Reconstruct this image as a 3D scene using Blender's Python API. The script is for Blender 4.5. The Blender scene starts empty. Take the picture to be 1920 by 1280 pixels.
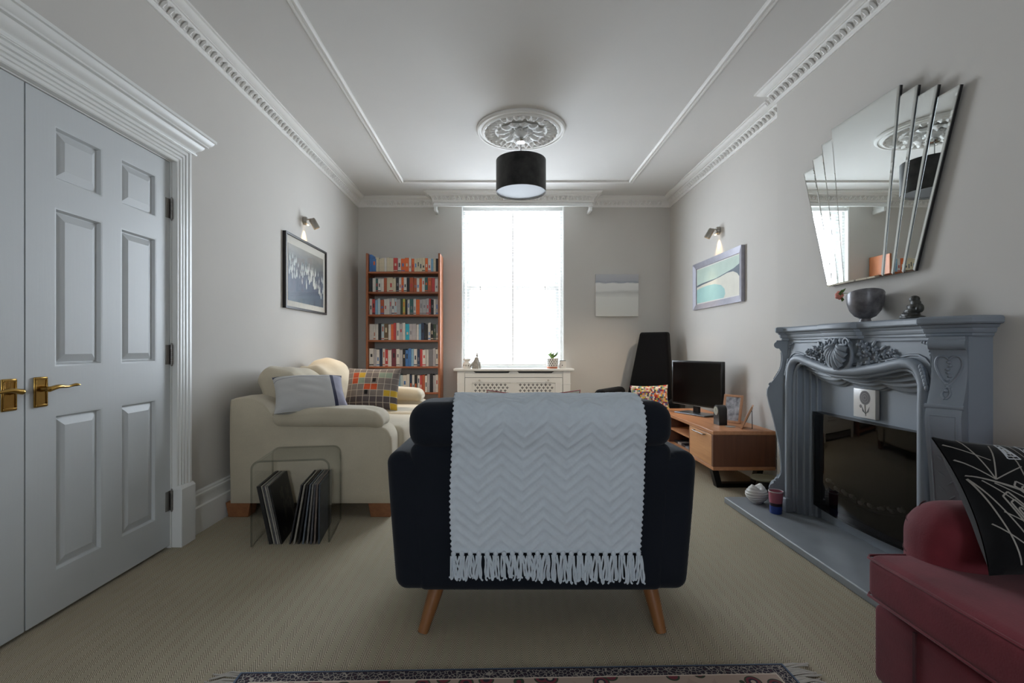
import bpy, math, random
from mathutils import Vector, Matrix, Euler
random.seed(7)
S = bpy.context.scene
COL = S.collection
PI = math.pi

# ------------------------------------------------------------------ camera, sky, exposure
cam = bpy.data.cameras.new('camera')
cam.sensor_width = 36.0
cam.lens = 890.0 / 1920.0 * 36.0
cam.shift_x = 20.0 / 1920.0
cam.shift_y = 10.0 / 1920.0
cam.clip_start = 0.02
cam_o = bpy.data.objects.new('camera', cam)
COL.objects.link(cam_o)
cam_o.location = (0, 0, 1.035)
cam_o.rotation_euler = (PI / 2, 0, 0)
S.camera = cam_o

world = bpy.data.worlds.new('overcast_sky')
S.world = world
world.use_nodes = True
_bg = world.node_tree.nodes['Background']
_bg.inputs['Color'].default_value = (0.87, 0.95, 1.07, 1)
_bg.inputs['Strength'].default_value = 30.0

S.view_settings.view_transform = 'Standard'
S.view_settings.look = 'None'
S.view_settings.gamma = 1.0
S.view_settings.use_curve_mapping = False
S.view_settings.exposure = -0.25
try:
    S.cycles.max_bounces = 9
    S.cycles.diffuse_bounces = 5
    S.cycles.transparent_max_bounces = 20
    S.cycles.adaptive_threshold = 0.02
    S.cycles.sample_clamp_indirect = 6.0
except Exception:
    pass

def portal(name, loc, rot, sx, sy):
    l = bpy.data.lights.new(name, 'AREA')
    l.shape = 'RECTANGLE'; l.size = sx; l.size_y = sy
    l.cycles.is_portal = True
    o = bpy.data.objects.new(name, l); COL.objects.link(o)
    o.location = loc; o.rotation_euler = rot
    return o
portal('window_daylight_portal', (0.136, 5.83, 1.72), (PI / 2, 0, PI), 1.3, 2.0)
portal('rear_window_daylight_portal', (0.15, -3.60, 1.55), (PI / 2, 0, 0), 1.2, 1.4)

# ------------------------------------------------------------------ materials
def lin(c):
    return c / 12.92 if c <= 0.04045 else ((c + 0.055) / 1.055) ** 2.4
def hx(s):
    return tuple(lin(int(s[i:i + 2], 16) / 255.0) for i in (0, 2, 4)) + (1.0,)
MATS = {}
class NT:
    def __init__(self, name):
        self.m = bpy.data.materials.new(name); self.m.use_nodes = True
        self.t = self.m.node_tree; self.n = self.t.nodes; self.l = self.t.links
        self.b = self.n['Principled BSDF']
    def node(self, typ, **kw):
        nd = self.n.new(typ)
        for k, v in kw.items(): setattr(nd, k, v)
        return nd
    def link(self, a, b): self.l.new(a, b)
    def val(self, sock, v):
        if hasattr(v, 'is_output') or isinstance(v, bpy.types.NodeSocket): self.link(v, sock)
        else: sock.default_value = v
    def math(self, op, a, b=0.0, c=None):
        nd = self.node('ShaderNodeMath', operation=op)
        self.val(nd.inputs[0], a); self.val(nd.inputs[1], b)
        if c is not None: self.val(nd.inputs[2], c)
        return nd.outputs[0]
    def mix(self, f, a, b):
        nd = self.node('ShaderNodeMix', data_type='RGBA')
        self.val(nd.inputs[0], f); self.val(nd.inputs[6], a); self.val(nd.inputs[7], b)
        return nd.outputs[2]
    def coord(self, kind='Object'):
        return self.node('ShaderNodeTexCoord').outputs[kind]
    def noise(self, scale, detail=3.0, vec=None, rough=0.55):
        nd = self.node('ShaderNodeTexNoise')
        nd.inputs['Scale'].default_value = scale; nd.inputs['Detail'].default_value = detail
        nd.inputs['Roughness'].default_value = rough
        self.link(vec if vec is not None else self.coord(), nd.inputs['Vector'])
        return nd.outputs['Fac']
    def scaled(self, v, s):
        nd = self.node('ShaderNodeMapping'); nd.inputs['Scale'].default_value = s
        self.link(v, nd.inputs['Vector']); return nd.outputs[0]
    def sep(self, v):
        nd = self.node('ShaderNodeSeparateXYZ'); self.link(v, nd.inputs[0]); return nd.outputs
    def ramp(self, f, stops, interp='LINEAR'):
        nd = self.node('ShaderNodeValToRGB'); nd.color_ramp.interpolation = interp
        e = nd.color_ramp.elements
        while len(e) < len(stops): e.new(0.5)
        for i, (p, c) in enumerate(stops): e[i].position = p; e[i].color = c
        self.link(f, nd.inputs[0]); return nd.outputs[0]
    def bump(self, h, strength=0.3, dist=0.002):
        nd = self.node('ShaderNodeBump'); nd.inputs['Strength'].default_value = strength
        nd.inputs['Distance'].default_value = dist
        self.link(h, nd.inputs['Height']); self.link(nd.outputs[0], self.b.inputs['Normal'])

def M(name, col, rough=0.6, metal=0.0, var=0.0, vs=6.0, bs=None, bstr=0.3, bd=0.002, spec=0.5, sheen=0.0, coat=0.0):
    """plain procedural material: base colour, soft noise variation, noise relief"""
    if name in MATS: return MATS[name]
    t = NT(name); c = hx(col) if isinstance(col, str) else col
    if var > 0:
        f = t.noise(vs, 4.0)
        lo = tuple(max(0, x * (1 - var)) for x in c[:3]) + (1,); hi = tuple(min(1, x * (1 + var)) for x in c[:3]) + (1,)
        t.link(t.ramp(f, [(0.3, lo), (0.7, hi)]), t.b.inputs['Base Color'])
    else: t.b.inputs['Base Color'].default_value = c
    t.b.inputs['Roughness'].default_value = rough; t.b.inputs['Metallic'].default_value = metal
    t.b.inputs['Specular IOR Level'].default_value = spec
    if sheen: t.b.inputs['Sheen Weight'].default_value = sheen
    if coat: t.b.inputs['Coat Weight'].default_value = coat
    if bs: t.bump(t.noise(bs, 3.0), bstr, bd)
    MATS[name] = t.m
    return t.m

def wood(name, c1, c2, axis='Y', rough=0.45, scale=1.0):
    t = NT(name)
    st = {'X': (1.2, 14, 14), 'Y': (14, 1.2, 14), 'Z': (14, 14, 1.2)}[axis]
    v = t.scaled(t.coord(), tuple(s * scale for s in st))
    f = t.noise(2.2, 6.0, v, 0.65)
    t.link(t.ramp(f, [(0.25, hx(c1)), (0.75, hx(c2))]), t.b.inputs['Base Color'])
    t.b.inputs['Roughness'].default_value = rough
    t.bump(f, 0.12, 0.001); MATS[name] = t.m
    return t.m

def fabric(name, col, weave=420.0, var=0.12, rough=0.9, sheen=0.15, bstr=0.35):
    t = NT(name); c = hx(col)
    f = t.noise(7.0, 4.0); g = t.noise(weave, 2.0)
    lo = tuple(x * (1 - var) for x in c[:3]) + (1,); hi = tuple(min(1, x * (1 + var)) for x in c[:3]) + (1,)
    base = t.ramp(f, [(0.3, lo), (0.7, hi)])
    dk = t.mix(t.math('MULTIPLY', g, 0.5), base, tuple(x * 0.55 for x in c[:3]) + (1,))
    t.link(dk, t.b.inputs['Base Color'])
    t.b.inputs['Roughness'].default_value = rough; t.b.inputs['Sheen Weight'].default_value = sheen
    t.b.inputs['Specular IOR Level'].default_value = 0.25
    t.bump(g, bstr, 0.001); MATS[name] = t.m
    return t.m

def thin_glass(name, tint=(1, 1, 1, 1), rough=0.0, ior=1.5, k=1.0):
    t = NT(name); t.n.remove(t.b)
    tr = t.node('ShaderNodeBsdfTransparent'); tr.inputs[0].default_value = tint
    gl = t.node('ShaderNodeBsdfGlossy'); gl.inputs['Roughness'].default_value = rough
    lw = t.node('ShaderNodeLayerWeight'); lw.inputs['Blend'].default_value = 0.5
    r0 = ((ior - 1) / (ior + 1)) ** 2
    fr = t.math('MULTIPLY', t.math('ADD', t.math('MULTIPLY', t.math('POWER', lw.outputs['Facing'], 5.0), 1 - r0), r0), k)
    mx = t.node('ShaderNodeMixShader')
    t.link(fr, mx.inputs[0]); t.link(tr.outputs[0], mx.inputs[1]); t.link(gl.outputs[0], mx.inputs[2])
    t.link(mx.outputs[0], t.n['Material Output'].inputs[0]); MATS[name] = t.m
    return t.m

def emit(name, col, strength):
    t = NT(name); t.b.inputs['Base Color'].default_value = col
    t.b.inputs['Emission Color'].default_value = col; t.b.inputs['Emission Strength'].default_value = strength
    MATS[name] = t.m; return t.m

def carpet():
    t = NT('herringbone_carpet'); x, y, z = t.sep(t.coord())
    W = 0.0245
    tri = t.math('MULTIPLY', t.math('ABSOLUTE', t.math('SUBTRACT', t.math('FRACT', t.math('DIVIDE', t.math('ADD', x, 10.0), 2 * W)), 0.5)), 2 * W * 2.1)
    ph = t.math('DIVIDE', t.math('ADD', y, tri), 0.0122)
    s = t.math('ADD', t.math('MULTIPLY', t.math('SINE', t.math('MULTIPLY', ph, 2 * PI)), 0.5), 0.5)
    n1 = t.noise(3.0, 3.0); n2 = t.noise(300.0, 2.0)
    s2 = t.math('ADD', t.math('MULTIPLY', t.math('SMOOTH_MIN', t.math('MULTIPLY', s, 1.25), 1.0, 0.1), 0.8), t.math('MULTIPLY', n2, 0.22))
    base = t.ramp(s2, [(0.15, hx('5f5746')), (0.75, hx('cdc2ab'))])
    c = t.mix(t.math('MULTIPLY', n1, 0.25), base, hx('968a72'))
    t.link(c, t.b.inputs['Base Color']); t.b.inputs['Roughness'].default_value = 0.95
    t.b.inputs['Specular IOR Level'].default_value = 0.15
    t.bump(s2, 0.45, 0.003); return t.m

def rug_mat(hw, hd):
    t = NT('persian_rug'); v = t.coord(); x, y, z = t.sep(v)
    dx = t.math('SUBTRACT', hw, t.math('ABSOLUTE', x)); dy = t.math('SUBTRACT', hd, t.math('ABSOLUTE', y))
    d = t.math('MINIMUM', dx, dy)
    vo = t.node('ShaderNodeTexVoronoi', feature='DISTANCE_TO_EDGE'); vo.inputs['Scale'].default_value = 75.0
    t.link(v, vo.inputs['Vector'])
    small = t.ramp(vo.outputs['Distance'], [(0.02, hx('a59c92')), (0.055, hx('2a2432')), (0.35, hx('4a2630')), (0.6, hx('1f1c28'))], 'CONSTANT')
    vo2 = t.node('ShaderNodeTexVoronoi', feature='F1'); vo2.inputs['Scale'].default_value = 17.0
    t.link(v, vo2.inputs['Vector'])
    big = t.ramp(vo2.outputs['Distance'], [(0.0, hx('b8a695')), (0.14, hx('2e2a35')), (0.24, hx('7a3540')), (0.36, hx('3b4636')), (0.44, hx('b7a091')), (0.8, hx('ad9788'))], 'CONSTANT')
    c1 = t.mix(t.math('GREATER_THAN', d, 0.008), hx('56657a'), hx('231f2c'))
    c2 = t.mix(t.math('GREATER_THAN', d, 0.012), c1, small)
    c3 = t.mix(t.math('GREATER_THAN', d, 0.048), c2, hx('d8c9b8'))
    c4 = t.mix(t.math('GREATER_THAN', d, 0.053), c3, big)
    t.link(c4, t.b.inputs['Base Color']); t.b.inputs['Roughness'].default_value = 0.95
    t.bump(t.noise(500.0, 2.0), 0.4, 0.002); return t.m

WHITE = M('white_gloss_paint', 'e6e6e3', 0.35, bs=60, bstr=0.03)
PLASTER = M('white_plaster', 'e4e2de', 0.7, bs=40, bstr=0.05)
CEIL = M('ceiling_paint', 'd8d6d3', 1.0, spec=0.03, var=0.015, vs=2.0, bs=120, bstr=0.06)
WALLP = M('warm_grey_wall_paint', 'c9c5bf', 1.0, spec=0.03, var=0.02, vs=1.5, bs=140, bstr=0.08)
BRASS = M('polished_brass', 'b08d4c', 0.22, 1.0)
STEELD = M('dull_steel', '8a8682', 0.4, 1.0)
BLACKM = M('black_metal', '141414', 0.4, 0.6)
GLASS = thin_glass('window_glass', (0.96, 0.98, 0.97, 1))
ACRYL = thin_glass('clear_acrylic', (0.96, 0.97, 0.97, 1), 0.03, 1.45, 0.5)
MIRROR = M('mirror_glass', 'e8ecea', 0.0, 1.0)

# ------------------------------------------------------------------ mesh builder
class MB:
    def __init__(self): self.v = []; self.f = []; self.m = []
    def add(self, vs, fs, m=0):
        o = len(self.v); self.v += [tuple(p) for p in vs]
        self.f += [tuple(i + o for i in f) for f in fs]
        self.m += ([m] * len(fs) if isinstance(m, int) else list(m)); return self
    def box(self, x0, x1, y0, y1, z0, z1, m=0):
        vs = [(x, y, z) for z in (z0, z1) for y in (y0, y1) for x in (x0, x1)]
        return self.add(vs, [(0, 2, 3, 1), (4, 5, 7, 6), (0, 1, 5, 4), (2, 6, 7, 3), (0, 4, 6, 2), (1, 3, 7, 5)], m)
    def prism(self, poly, axis, a0, a1, m=0):
        n = len(poly)
        def pt(p, a): return {'x': (a, p[0], p[1]), 'y': (p[0], a, p[1]), 'z': (p[0], p[1], a)}[axis]
        vs = [pt(p, a0) for p in poly] + [pt(p, a1) for p in poly]
        fs = [(i, (i + 1) % n, n + (i + 1) % n, n + i) for i in range(n)] + [tuple(range(n - 1, -1, -1)), tuple(range(n, 2 * n))]
        return self.add(vs, fs, m)
    def loft(self, rings, m=0, closed=True, cap=True):
        n = len(rings[0]); vs = [p for r in rings for p in r]; fs = []
        for k in range(len(rings) - 1):
            for i in range(n if closed else n - 1):
                j = (i + 1) % n; fs.append((k * n + i, k * n + j, (k + 1) * n + j, (k + 1) * n + i))
        if cap: fs.append(tuple(range(n - 1, -1, -1))); fs.append(tuple((len(rings) - 1) * n + i for i in range(n)))
        return self.add(vs, fs, m)
    def lathe(self, prof, c=(0, 0, 0), n=24, m=0, fn=None, cap=False):
        rings = []
        for k, (r, z) in enumerate(prof):
            ring = []
            for i in range(n):
                a = 2 * PI * i / n; rr, zz = (r, z) if fn is None else fn(r, z, a, k)
                ring.append((c[0] + rr * math.cos(a), c[1] + rr * math.sin(a), c[2] + zz))
            rings.append(ring)
        return self.loft(rings, m, True, cap)
    def tube(self, pts, r, n=8, m=0, cap=True, flat=1.0):
        P = [Vector(p) for p in pts]; rings = []; up = None
        for i, p in enumerate(P):
            d = (P[min(i + 1, len(P) - 1)] - P[max(i - 1, 0)])
            if d.length < 1e-9: d = Vector((0, 0, 1))
            d.normalize()
            if up is None:
                up = Vector((0, 0, 1)) if abs(d.z) < 0.9 else Vector((1, 0, 0))
            s = d.cross(up)
            if s.length < 1e-6: s = d.orthogonal()
            s.normalize(); up = s.cross(d).normalized()
            rr = r[i] if isinstance(r, (list, tuple)) else r
            rings.append([tuple(p + s * (rr * math.cos(2 * PI * k / n)) + up * (rr * flat * math.sin(2 * PI * k / n))) for k in range(n)])
        return self.loft(rings, m, True, cap)
    def ell(self, c, r, nu=10, nv=7, m=0, rot=None):
        R = rot if rot is not None else Matrix.Identity(3); C = Vector(c); rings = []
        for j in range(nv + 1):
            ph = -PI / 2 + PI * j / nv; k = max(math.cos(ph), 0.02)
            rings.append([tuple(C + R @ Vector((r[0] * k * math.cos(2 * PI * i / nu), r[1] * k * math.sin(2 * PI * i / nu), r[2] * math.sin(ph)))) for i in range(nu)])
        return self.loft(rings, m, True, True)
    def grid(self, fn, nu, nv, m=0, mfn=None, flip=False):
        vs = [fn(i / nu, j / nv) for j in range(nv + 1) for i in range(nu + 1)]
        fs = []; ms = []
        for j in range(nv):
            for i in range(nu):
                a = j * (nu + 1) + i; q = (a, a + 1, a + nu + 2, a + nu + 1)
                fs.append(q[::-1] if flip else q); ms.append(mfn((i + .5) / nu, (j + .5) / nv) if mfn else m)
        return self.add(vs, fs, ms)
    def soft(self, x0, x1, y0, y1, z0, z1, r=0.03, k=3, mm=6, fn=None, m=0):
        """rounded box; fn deforms (x,y,z)->(x,y,z)"""
        c = ((x0 + x1) / 2, (y0 + y1) / 2, (z0 + z1) / 2); h = ((x1 - x0) / 2, (y1 - y0) / 2, (z1 - z0) / 2)
        r = min(r, min(h) * 0.999); L = []
        for a in range(3):
            arc = [math.tan(PI / 4 * i / k) * r for i in range(k + 1)]
            inn = h[a] - r
            lo = [-inn - t for t in reversed(arc)]; mid = [-inn + 2 * inn * i / mm for i in range(1, mm)] if inn > 1e-6 else []
            hi = [inn + t for t in arc]
            xs = lo + mid + hi; out = []
            for q in xs:
                if not out or abs(q - out[-1]) > 1e-7: out.append(q)
            L.append(out)
        keys = {}; vs = []; fs = []
        def vert(p):
            kk = (round(p[0], 6), round(p[1], 6), round(p[2], 6))
            if kk in keys: return keys[kk]
            q = [max(-(h[a] - r), min(h[a] - r, p[a])) for a in range(3)]
            d = Vector([p[a] - q[a] for a in range(3)])
            if d.length > 1e-9: d = d.normalized() * r
            w = (c[0] + q[0] + d.x, c[1] + q[1] + d.y, c[2] + q[2] + d.z)
            if fn: w = fn(*w)
            keys[kk] = len(vs); vs.append(w); return keys[kk]
        for a in range(3):
            b, e = (a + 1) % 3, (a + 2) % 3
            for sgn in (-1, 1):
                for i in range(len(L[b]) - 1):
                    for j in range(len(L[e]) - 1):
                        q = []
                        for (bi, ei) in ((i, j), (i + 1, j), (i + 1, j + 1), (i, j + 1)):
                            p = [0, 0, 0]; p[a] = sgn * h[a]; p[b] = L[b][bi]; p[e] = L[e][ei]; q.append(vert(p))
                        if len(set(q)) < 3: continue
                        q = list(dict.fromkeys(q))
                        fs.append(tuple(q) if sgn > 0 else tuple(reversed(q)))
        return self.add(vs, fs, m)
    def build(self, name, mats, parent=None, sharp=38, bevel=None, loc=None, rot=None):
        me = bpy.data.meshes.new(name); me.from_pydata(self.v, [], self.f)
        if not isinstance(mats, (list, tuple)): mats = [mats]
        for q in mats: me.materials.append(q)
        me.polygons.foreach_set('material_index', self.m)
        me.polygons.foreach_set('use_smooth', [True] * len(self.f))
        me.update()
        import bmesh
        b = bmesh.new(); b.from_mesh(me); bmesh.ops.recalc_face_normals(b, faces=b.faces); b.to_mesh(me); b.free()
        me.set_sharp_from_angle(angle=math.radians(55 if sharp is None else sharp))
        o = bpy.data.objects.new(name, me); COL.objects.link(o)
        if parent is not None: o.parent = parent
        if loc: o.location = loc
        if rot: o.rotation_euler = rot
        if bevel:
            md = o.modifiers.new('edge', 'BEVEL'); md.width = bevel; md.segments = 2; md.limit_method = 'ANGLE'; md.angle_limit = math.radians(40)
            md.harden_normals = False
        return o

def tag(o, label, cat, group=None):
    o['label'] = label; o['category'] = cat
    if group: o['group'] = group
    return o
def thing(name, label, cat, loc=(0, 0, 0), rz=0.0, group=None, rot=None):
    o = bpy.data.objects.new(name, None); COL.objects.link(o)
    o.empty_display_size = 0.1; o.location = loc; o.rotation_euler = rot if rot else (0, 0, rz)
    return tag(o, label, cat, group)
def struct(o, label=None):
    o['kind'] = 'structure'
    if label: o['label'] = label
    return o
def sempty(name, label, loc=(0, 0, 0)):
    o = bpy.data.objects.new(name, None); COL.objects.link(o); o.location = loc
    return struct(o, label)
def share(o, parent, mat=None, name=None):
    c = o.copy(); COL.objects.link(c); c.parent = parent
    if mat is not None: c.matrix_local = mat
    return c
def catmull(pts, n=6):
    P = [Vector(p) for p in pts]; P = [P[0]] + P + [P[-1]]; out = []
    for i in range(1, len(P) - 2):
        for k in range(n):
            t = k / n; a, b, c, d = P[i - 1], P[i], P[i + 1], P[i + 2]
            out.append(tuple(0.5 * ((2 * b) + (c - a) * t + (2 * a - 5 * b + 4 * c - d) * t * t + (3 * b - a - 3 * c + d) * t ** 3)))
    out.append(tuple(P[-2])); return out
def interp(pts, x):
    if x <= pts[0][0]: return pts[0][1]
    for (a, p), (b, q) in zip(pts, pts[1:]):
        if x <= b: return p + (q - p) * (x - a) / (b - a)
    return pts[-1][1]
def smooth(pts, x):
    c = catmull([(a, b, 0) for a, b in pts], 10)
    return interp([(p[0], p[1]) for p in c], x)
def nz(x, y=0.0, z=0.0):
    return math.sin(x * 1.7 + y * 2.3 + 0.5) * math.sin(y * 1.9 - z * 2.1 + 1.3) * math.cos(z * 1.6 + x * 1.1)
# ------------------------------------------------------------------ the room shell
XL, XR, XB, YF, YN, ZC = -1.70, 2.00, 1.874, 5.635, -3.40, 2.80
WX0, WX1, WZ0, WZ1 = -0.475, 0.747, 0.77, 2.72     # far window opening
struct(MB().box(XL - 0.4, XR + 0.4, YN - 0.3, YF + 0.45, -0.12, 0.0).build('floor', carpet(), sharp=None), 'beige herringbone carpet')
struct(MB().box(XL - 0.4, XR + 0.4, YN - 0.3, YF + 0.45, ZC, ZC + 0.15).build('ceiling', CEIL, sharp=None), 'white painted ceiling')
DY0, DY1, DZ = 0.945, 2.452, 1.99
b = MB().box(XL - 0.3, XL - 0.08, YN - 0.3, YF + 0.4, 0, ZC)
b.box(XL - 0.08, XL, YN - 0.3, DY0, 0, ZC).box(XL - 0.08, XL, DY1, YF + 0.4, 0, ZC).box(XL - 0.08, XL, DY0, DY1, DZ, ZC)
struct(b.build('wall_left', WALLP), 'warm grey painted wall with the door')
struct(MB().box(XR, XR + 0.3, YN - 0.3, YF + 0.4, 0, ZC).build('wall_right', WALLP), 'warm grey painted alcove wall')
b = MB().box(XB, XR, 1.61, 3.226, 0, ZC)
struct(b.build('wall_chimney', WALLP), 'grey painted chimney breast')
def holed(name, y0, y1, hx0, hx1, hz0, hz1, lab):
    q = MB().box(XL - 0.3, hx0, y0, y1, 0, ZC).box(hx1, XR + 0.3, y0, y1, 0, ZC)
    q.box(hx0, hx1, y0, y1, 0, hz0).box(hx0, hx1, y0, y1, hz1, ZC)
    return struct(q.build(name, WALLP), lab)
holed('wall_far', YF, YF + 0.16, WX0, WX1, WZ0, WZ1, 'grey painted wall around the tall window')
RX0, RX1, RZ0, RZ1 = -0.33, 0.63, 1.0, 2.1
holed('wall_near', YN - 0.3, YN, RX0, RX1, RZ0, RZ1, 'grey wall behind the viewer')

# windows
def window(name, lab, x0, x1, z0, z1, yc, s, cols):
    w = sempty(name, lab)
    def rect(nm, a0, a1, c0, c1, t, y0, y1):
        q = MB().box(a0, a0 + t, y0, y1, c0, c1).box(a1 - t, a1, y0, y1, c0, c1).box(a0 + t, a1 - t, y0, y1, c0, c0 + t).box(a0 + t, a1 - t, y0, y1, c1 - t, c1)
        return q.build(nm, WHITE, w, bevel=0.003)
    rect('frame', x0, x1, z0, z1, 0.042, yc - 0.045, yc + 0.045)
    zm = (z0 + z1) / 2
    for nm, c0, c1, yy in (('sash', zm - 0.02, z1 - 0.042, yc + 0.02 * s), ('sash', z0 + 0.042, zm + 0.02, yc - 0.02 * s)):
        o = rect(nm, x0 + 0.055, x1 - 0.055, c0, c1, 0.045, yy - 0.018, yy + 0.018)
        n = cols
        for i in range(1, n):
            xx = x0 + 0.042 + (x1 - x0 - 0.084) * i / n
            MB().box(xx - 0.009, xx + 0.009, yy - 0.012, yy + 0.012, c0 + 0.036, c1 - 0.036).build('glazing_bar', WHITE, o)
        for i in range(n):
            a = x0 + 0.074 + (x1 - x0 - 0.148) * i / n; e = x0 + 0.074 + (x1 - x0 - 0.148) * (i + 1) / n
            MB().add([(a, yy, c0 + 0.03), (e, yy, c0 + 0.03), (e, yy, c1 - 0.03), (a, yy, c1 - 0.03)], [(0, 1, 2, 3)]).build('pane', GLASS, o, sharp=None)
    return w
w1 = window('window_1', 'tall bright sash window', WX0, WX1, WZ0, WZ1, 5.745, 1, 2)
MB().box(WX0, WX1, YF - 0.0, 5.70, WZ0 - 0.004, WZ0 + 0.012).build('sill', WHITE, w1, bevel=0.003)
window('window_2', 'window behind the viewer', RX0, RX1, RZ0, RZ1, YN - 0.16, -1, 2)
# white reveal lining of the far window
MB().box(WX0, WX0 + 0.012, YF + 0.004, 5.70, WZ0, WZ1).box(WX1 - 0.012, WX1, YF + 0.004, 5.70, WZ0, WZ1).build('reveal_lining', WHITE, w1)

# venetian blind: every slat its own part
vb = thing('venetian_blind', 'white venetian blind with open slats hanging inside the bright window', 'blind', (0.136, 5.66, WZ0))
SL = M('blind_slat_white', 'f0f0ee', 0.4)
MB().box(-0.59, 0.59, -0.018, 0.018, 1.88, 1.92).build('head_rail', SL, vb, bevel=0.003)
MB().box(-0.585, 0.585, -0.015, 0.015, 0.045, 0.062).build('bottom_rail', SL, vb, bevel=0.003)
s0 = MB().prism([(-0.0125, -0.0016), (0, 0.0006), (0.0125, -0.0016), (0.0125, -0.0007), (0, 0.0016), (-0.0125, -0.0007)], 'x', -0.585, 0.585).build('slat', SL, vb, sharp=60)
s0.location = (0, 0, 0.10)
for i in range(1, 49): c = share(s0, vb); c.location = (0, 0, 0.10 + i * 0.036)
for x in (-0.385, 0.0, 0.385):
    q = MB()
    for y in (-0.0145, 0.0145): q.box(x - 0.004, x + 0.004, y - 0.0008, y + 0.0008, 0.05, 1.87)
    q.build('ladder_tape', M('blind_tape', 'd8d6d0', 0.8), vb, sharp=None)

# ------------------------------------------------------------------ cornice, ceiling mouldings, pelmet, skirting
CP = [(0, 0.112), (0.010, 0.112), (0.013, 0.108), (0.013, 0.098), (0.016, 0.094), (0.016, 0.085), (0.024, 0.064), (0.036, 0.050), (0.044, 0.046),
      (0.046, 0.038), (0.056, 0.038), (0.056, 0.034), (0.072, 0.030), (0.086, 0.020), (0.092, 0.012), (0.103, 0.010), (0.103, 0.0), (0, 0)]
def sweep(path, prof, closed=False):
    """sweep profile [(d out from wall, dz below ceiling)] along 2-D path; the room side is on the left of the path"""
    n = len(path); rings = []
    for i, p in enumerate(path):
        p = Vector(p)
        d1 = (p - Vector(path[i - 1])).normalized() if i > 0 else None
        d2 = (Vector(path[i + 1]) - p).normalized() if i < n - 1 else None
        if d1 is None: nn = Vector((-d2.y, d2.x)); k = 1
        elif d2 is None: nn = Vector((-d1.y, d1.x)); k = 1
        else:
            n1 = Vector((-d1.y, d1.x)); n2 = Vector((-d2.y, d2.x)); nn = (n1 + n2).normalized(); k = 1 / max(0.3, nn.dot(n1))
        rings.append([(p.x + nn.x * k * d, p.y + nn.y * k * d, ZC - dz) for d, dz in prof])
    return MB().loft(rings)
# leaf of the enriched band; local x along wall, y up the slope, z out
lf = MB()
lf.add([(-0.019, 0.0, 0), (0.019, 0.0, 0), (0.021, 0.018, 0), (0.015, 0.036, 0), (0, 0.05, 0.001), (-0.015, 0.036, 0), (-0.021, 0.018, 0),
        (-0.010, 0.006, 0.008), (0.010, 0.006, 0.008), (0.011, 0.022, 0.011), (0, 0.040, 0.009), (-0.011, 0.022, 0.011), (0, 0.014, 0.004)],
       [(0, 1, 8, 7), (1, 2, 9, 8), (2, 3, 10, 9), (3, 4, 10), (4, 5, 10), (5, 6, 11, 10), (6, 0, 7, 11), (7, 8, 12), (8, 9, 12), (9, 10, 12), (10, 11, 12), (11, 7, 12)])
def leaves(parent, p0, p1, nrm, first, start=0.0, end=None):
    p0 = Vector(p0); p1 = Vector(p1); d = (p1 - p0); L = d.length; d.normalize(); nrm = Vector(nrm)
    slope = (nrm * 0.026 + Vector((0, 0, 0.040))).normalized(); out = Vector((d.x, d.y, 0)).cross(slope)
    if out.dot(nrm) < 0: d3 = -Vector((d.x, d.y, 0)); out = d3.cross(slope)
    else: d3 = Vector((d.x, d.y, 0))
    k = int(L / 0.0515)
    for i in range(k):
        q = p0 + (p1 - p0).normalized() * (0.03 + i * (L - 0.06) / max(1, k - 1))
        m = Matrix((( d3.x, slope.x, out.x, q.x + nrm.x * 0.015), (d3.y, slope.y, out.y, q.y + nrm.y * 0.015), (d3.z, slope.z, out.z, ZC - 0.089), (0, 0, 0, 1)))
        if first[0] is None:
            first[0] = lf.build('leaf', PLASTER, parent); first[0].matrix_local = m
        else: share(first[0], parent, m)
FST = [None]
c1 = struct(sweep([(XL, YF), (XL, YN)], CP).build('trim_1', PLASTER, sharp=30), 'white leaf-moulded cornice along the door wall')
leaves(c1, (XL, YF - 0.1, 0), (XL, 1.5, 0), (1, 0, 0), FST)
PX0, PX1, PY = -0.775, 1.045, 5.44
c2 = struct(sweep([(PX0, YF), (XL, YF)], CP).build('trim_2', PLASTER, sharp=30), 'white cornice over the bookcase')
leaves(c2, (XL + 0.1, YF, 0), (PX0, YF, 0), (0, -1, 0), FST)
c3 = struct(sweep([(XR, YF), (PX1, YF)], CP).build('trim_3', PLASTER, sharp=30), 'white cornice right of the window')
leaves(c3, (PX1, YF, 0), (XR - 0.1, YF, 0), (0, -1, 0), FST)
c4 = struct(sweep([(XR, 3.226), (XR, YF)], CP).build('trim_4', PLASTER, sharp=30), 'white cornice along the alcove')
leaves(c4, (XR, 3.226, 0), (XR, YF - 0.1, 0), (-1, 0, 0), FST)
c5 = struct(sweep([(XR, 1.61), (XB, 1.61), (XB, 3.226), (XR, 3.226)], CP).build('trim_5', PLASTER, sharp=30), 'white cornice around the chimney breast')
leaves(c5, (XB, 1.61, 0), (XB, 3.226 + 0.1, 0), (-1, 0, 0), FST)
leaves(c5, (XR, 3.226, 0), (XB, 3.226, 0), (0, 1, 0), FST)
c6 = struct(sweep([(XR, YN), (XR, 1.61)], CP).build('trim_6', PLASTER, sharp=30), 'white cornice near the viewer')
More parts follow.
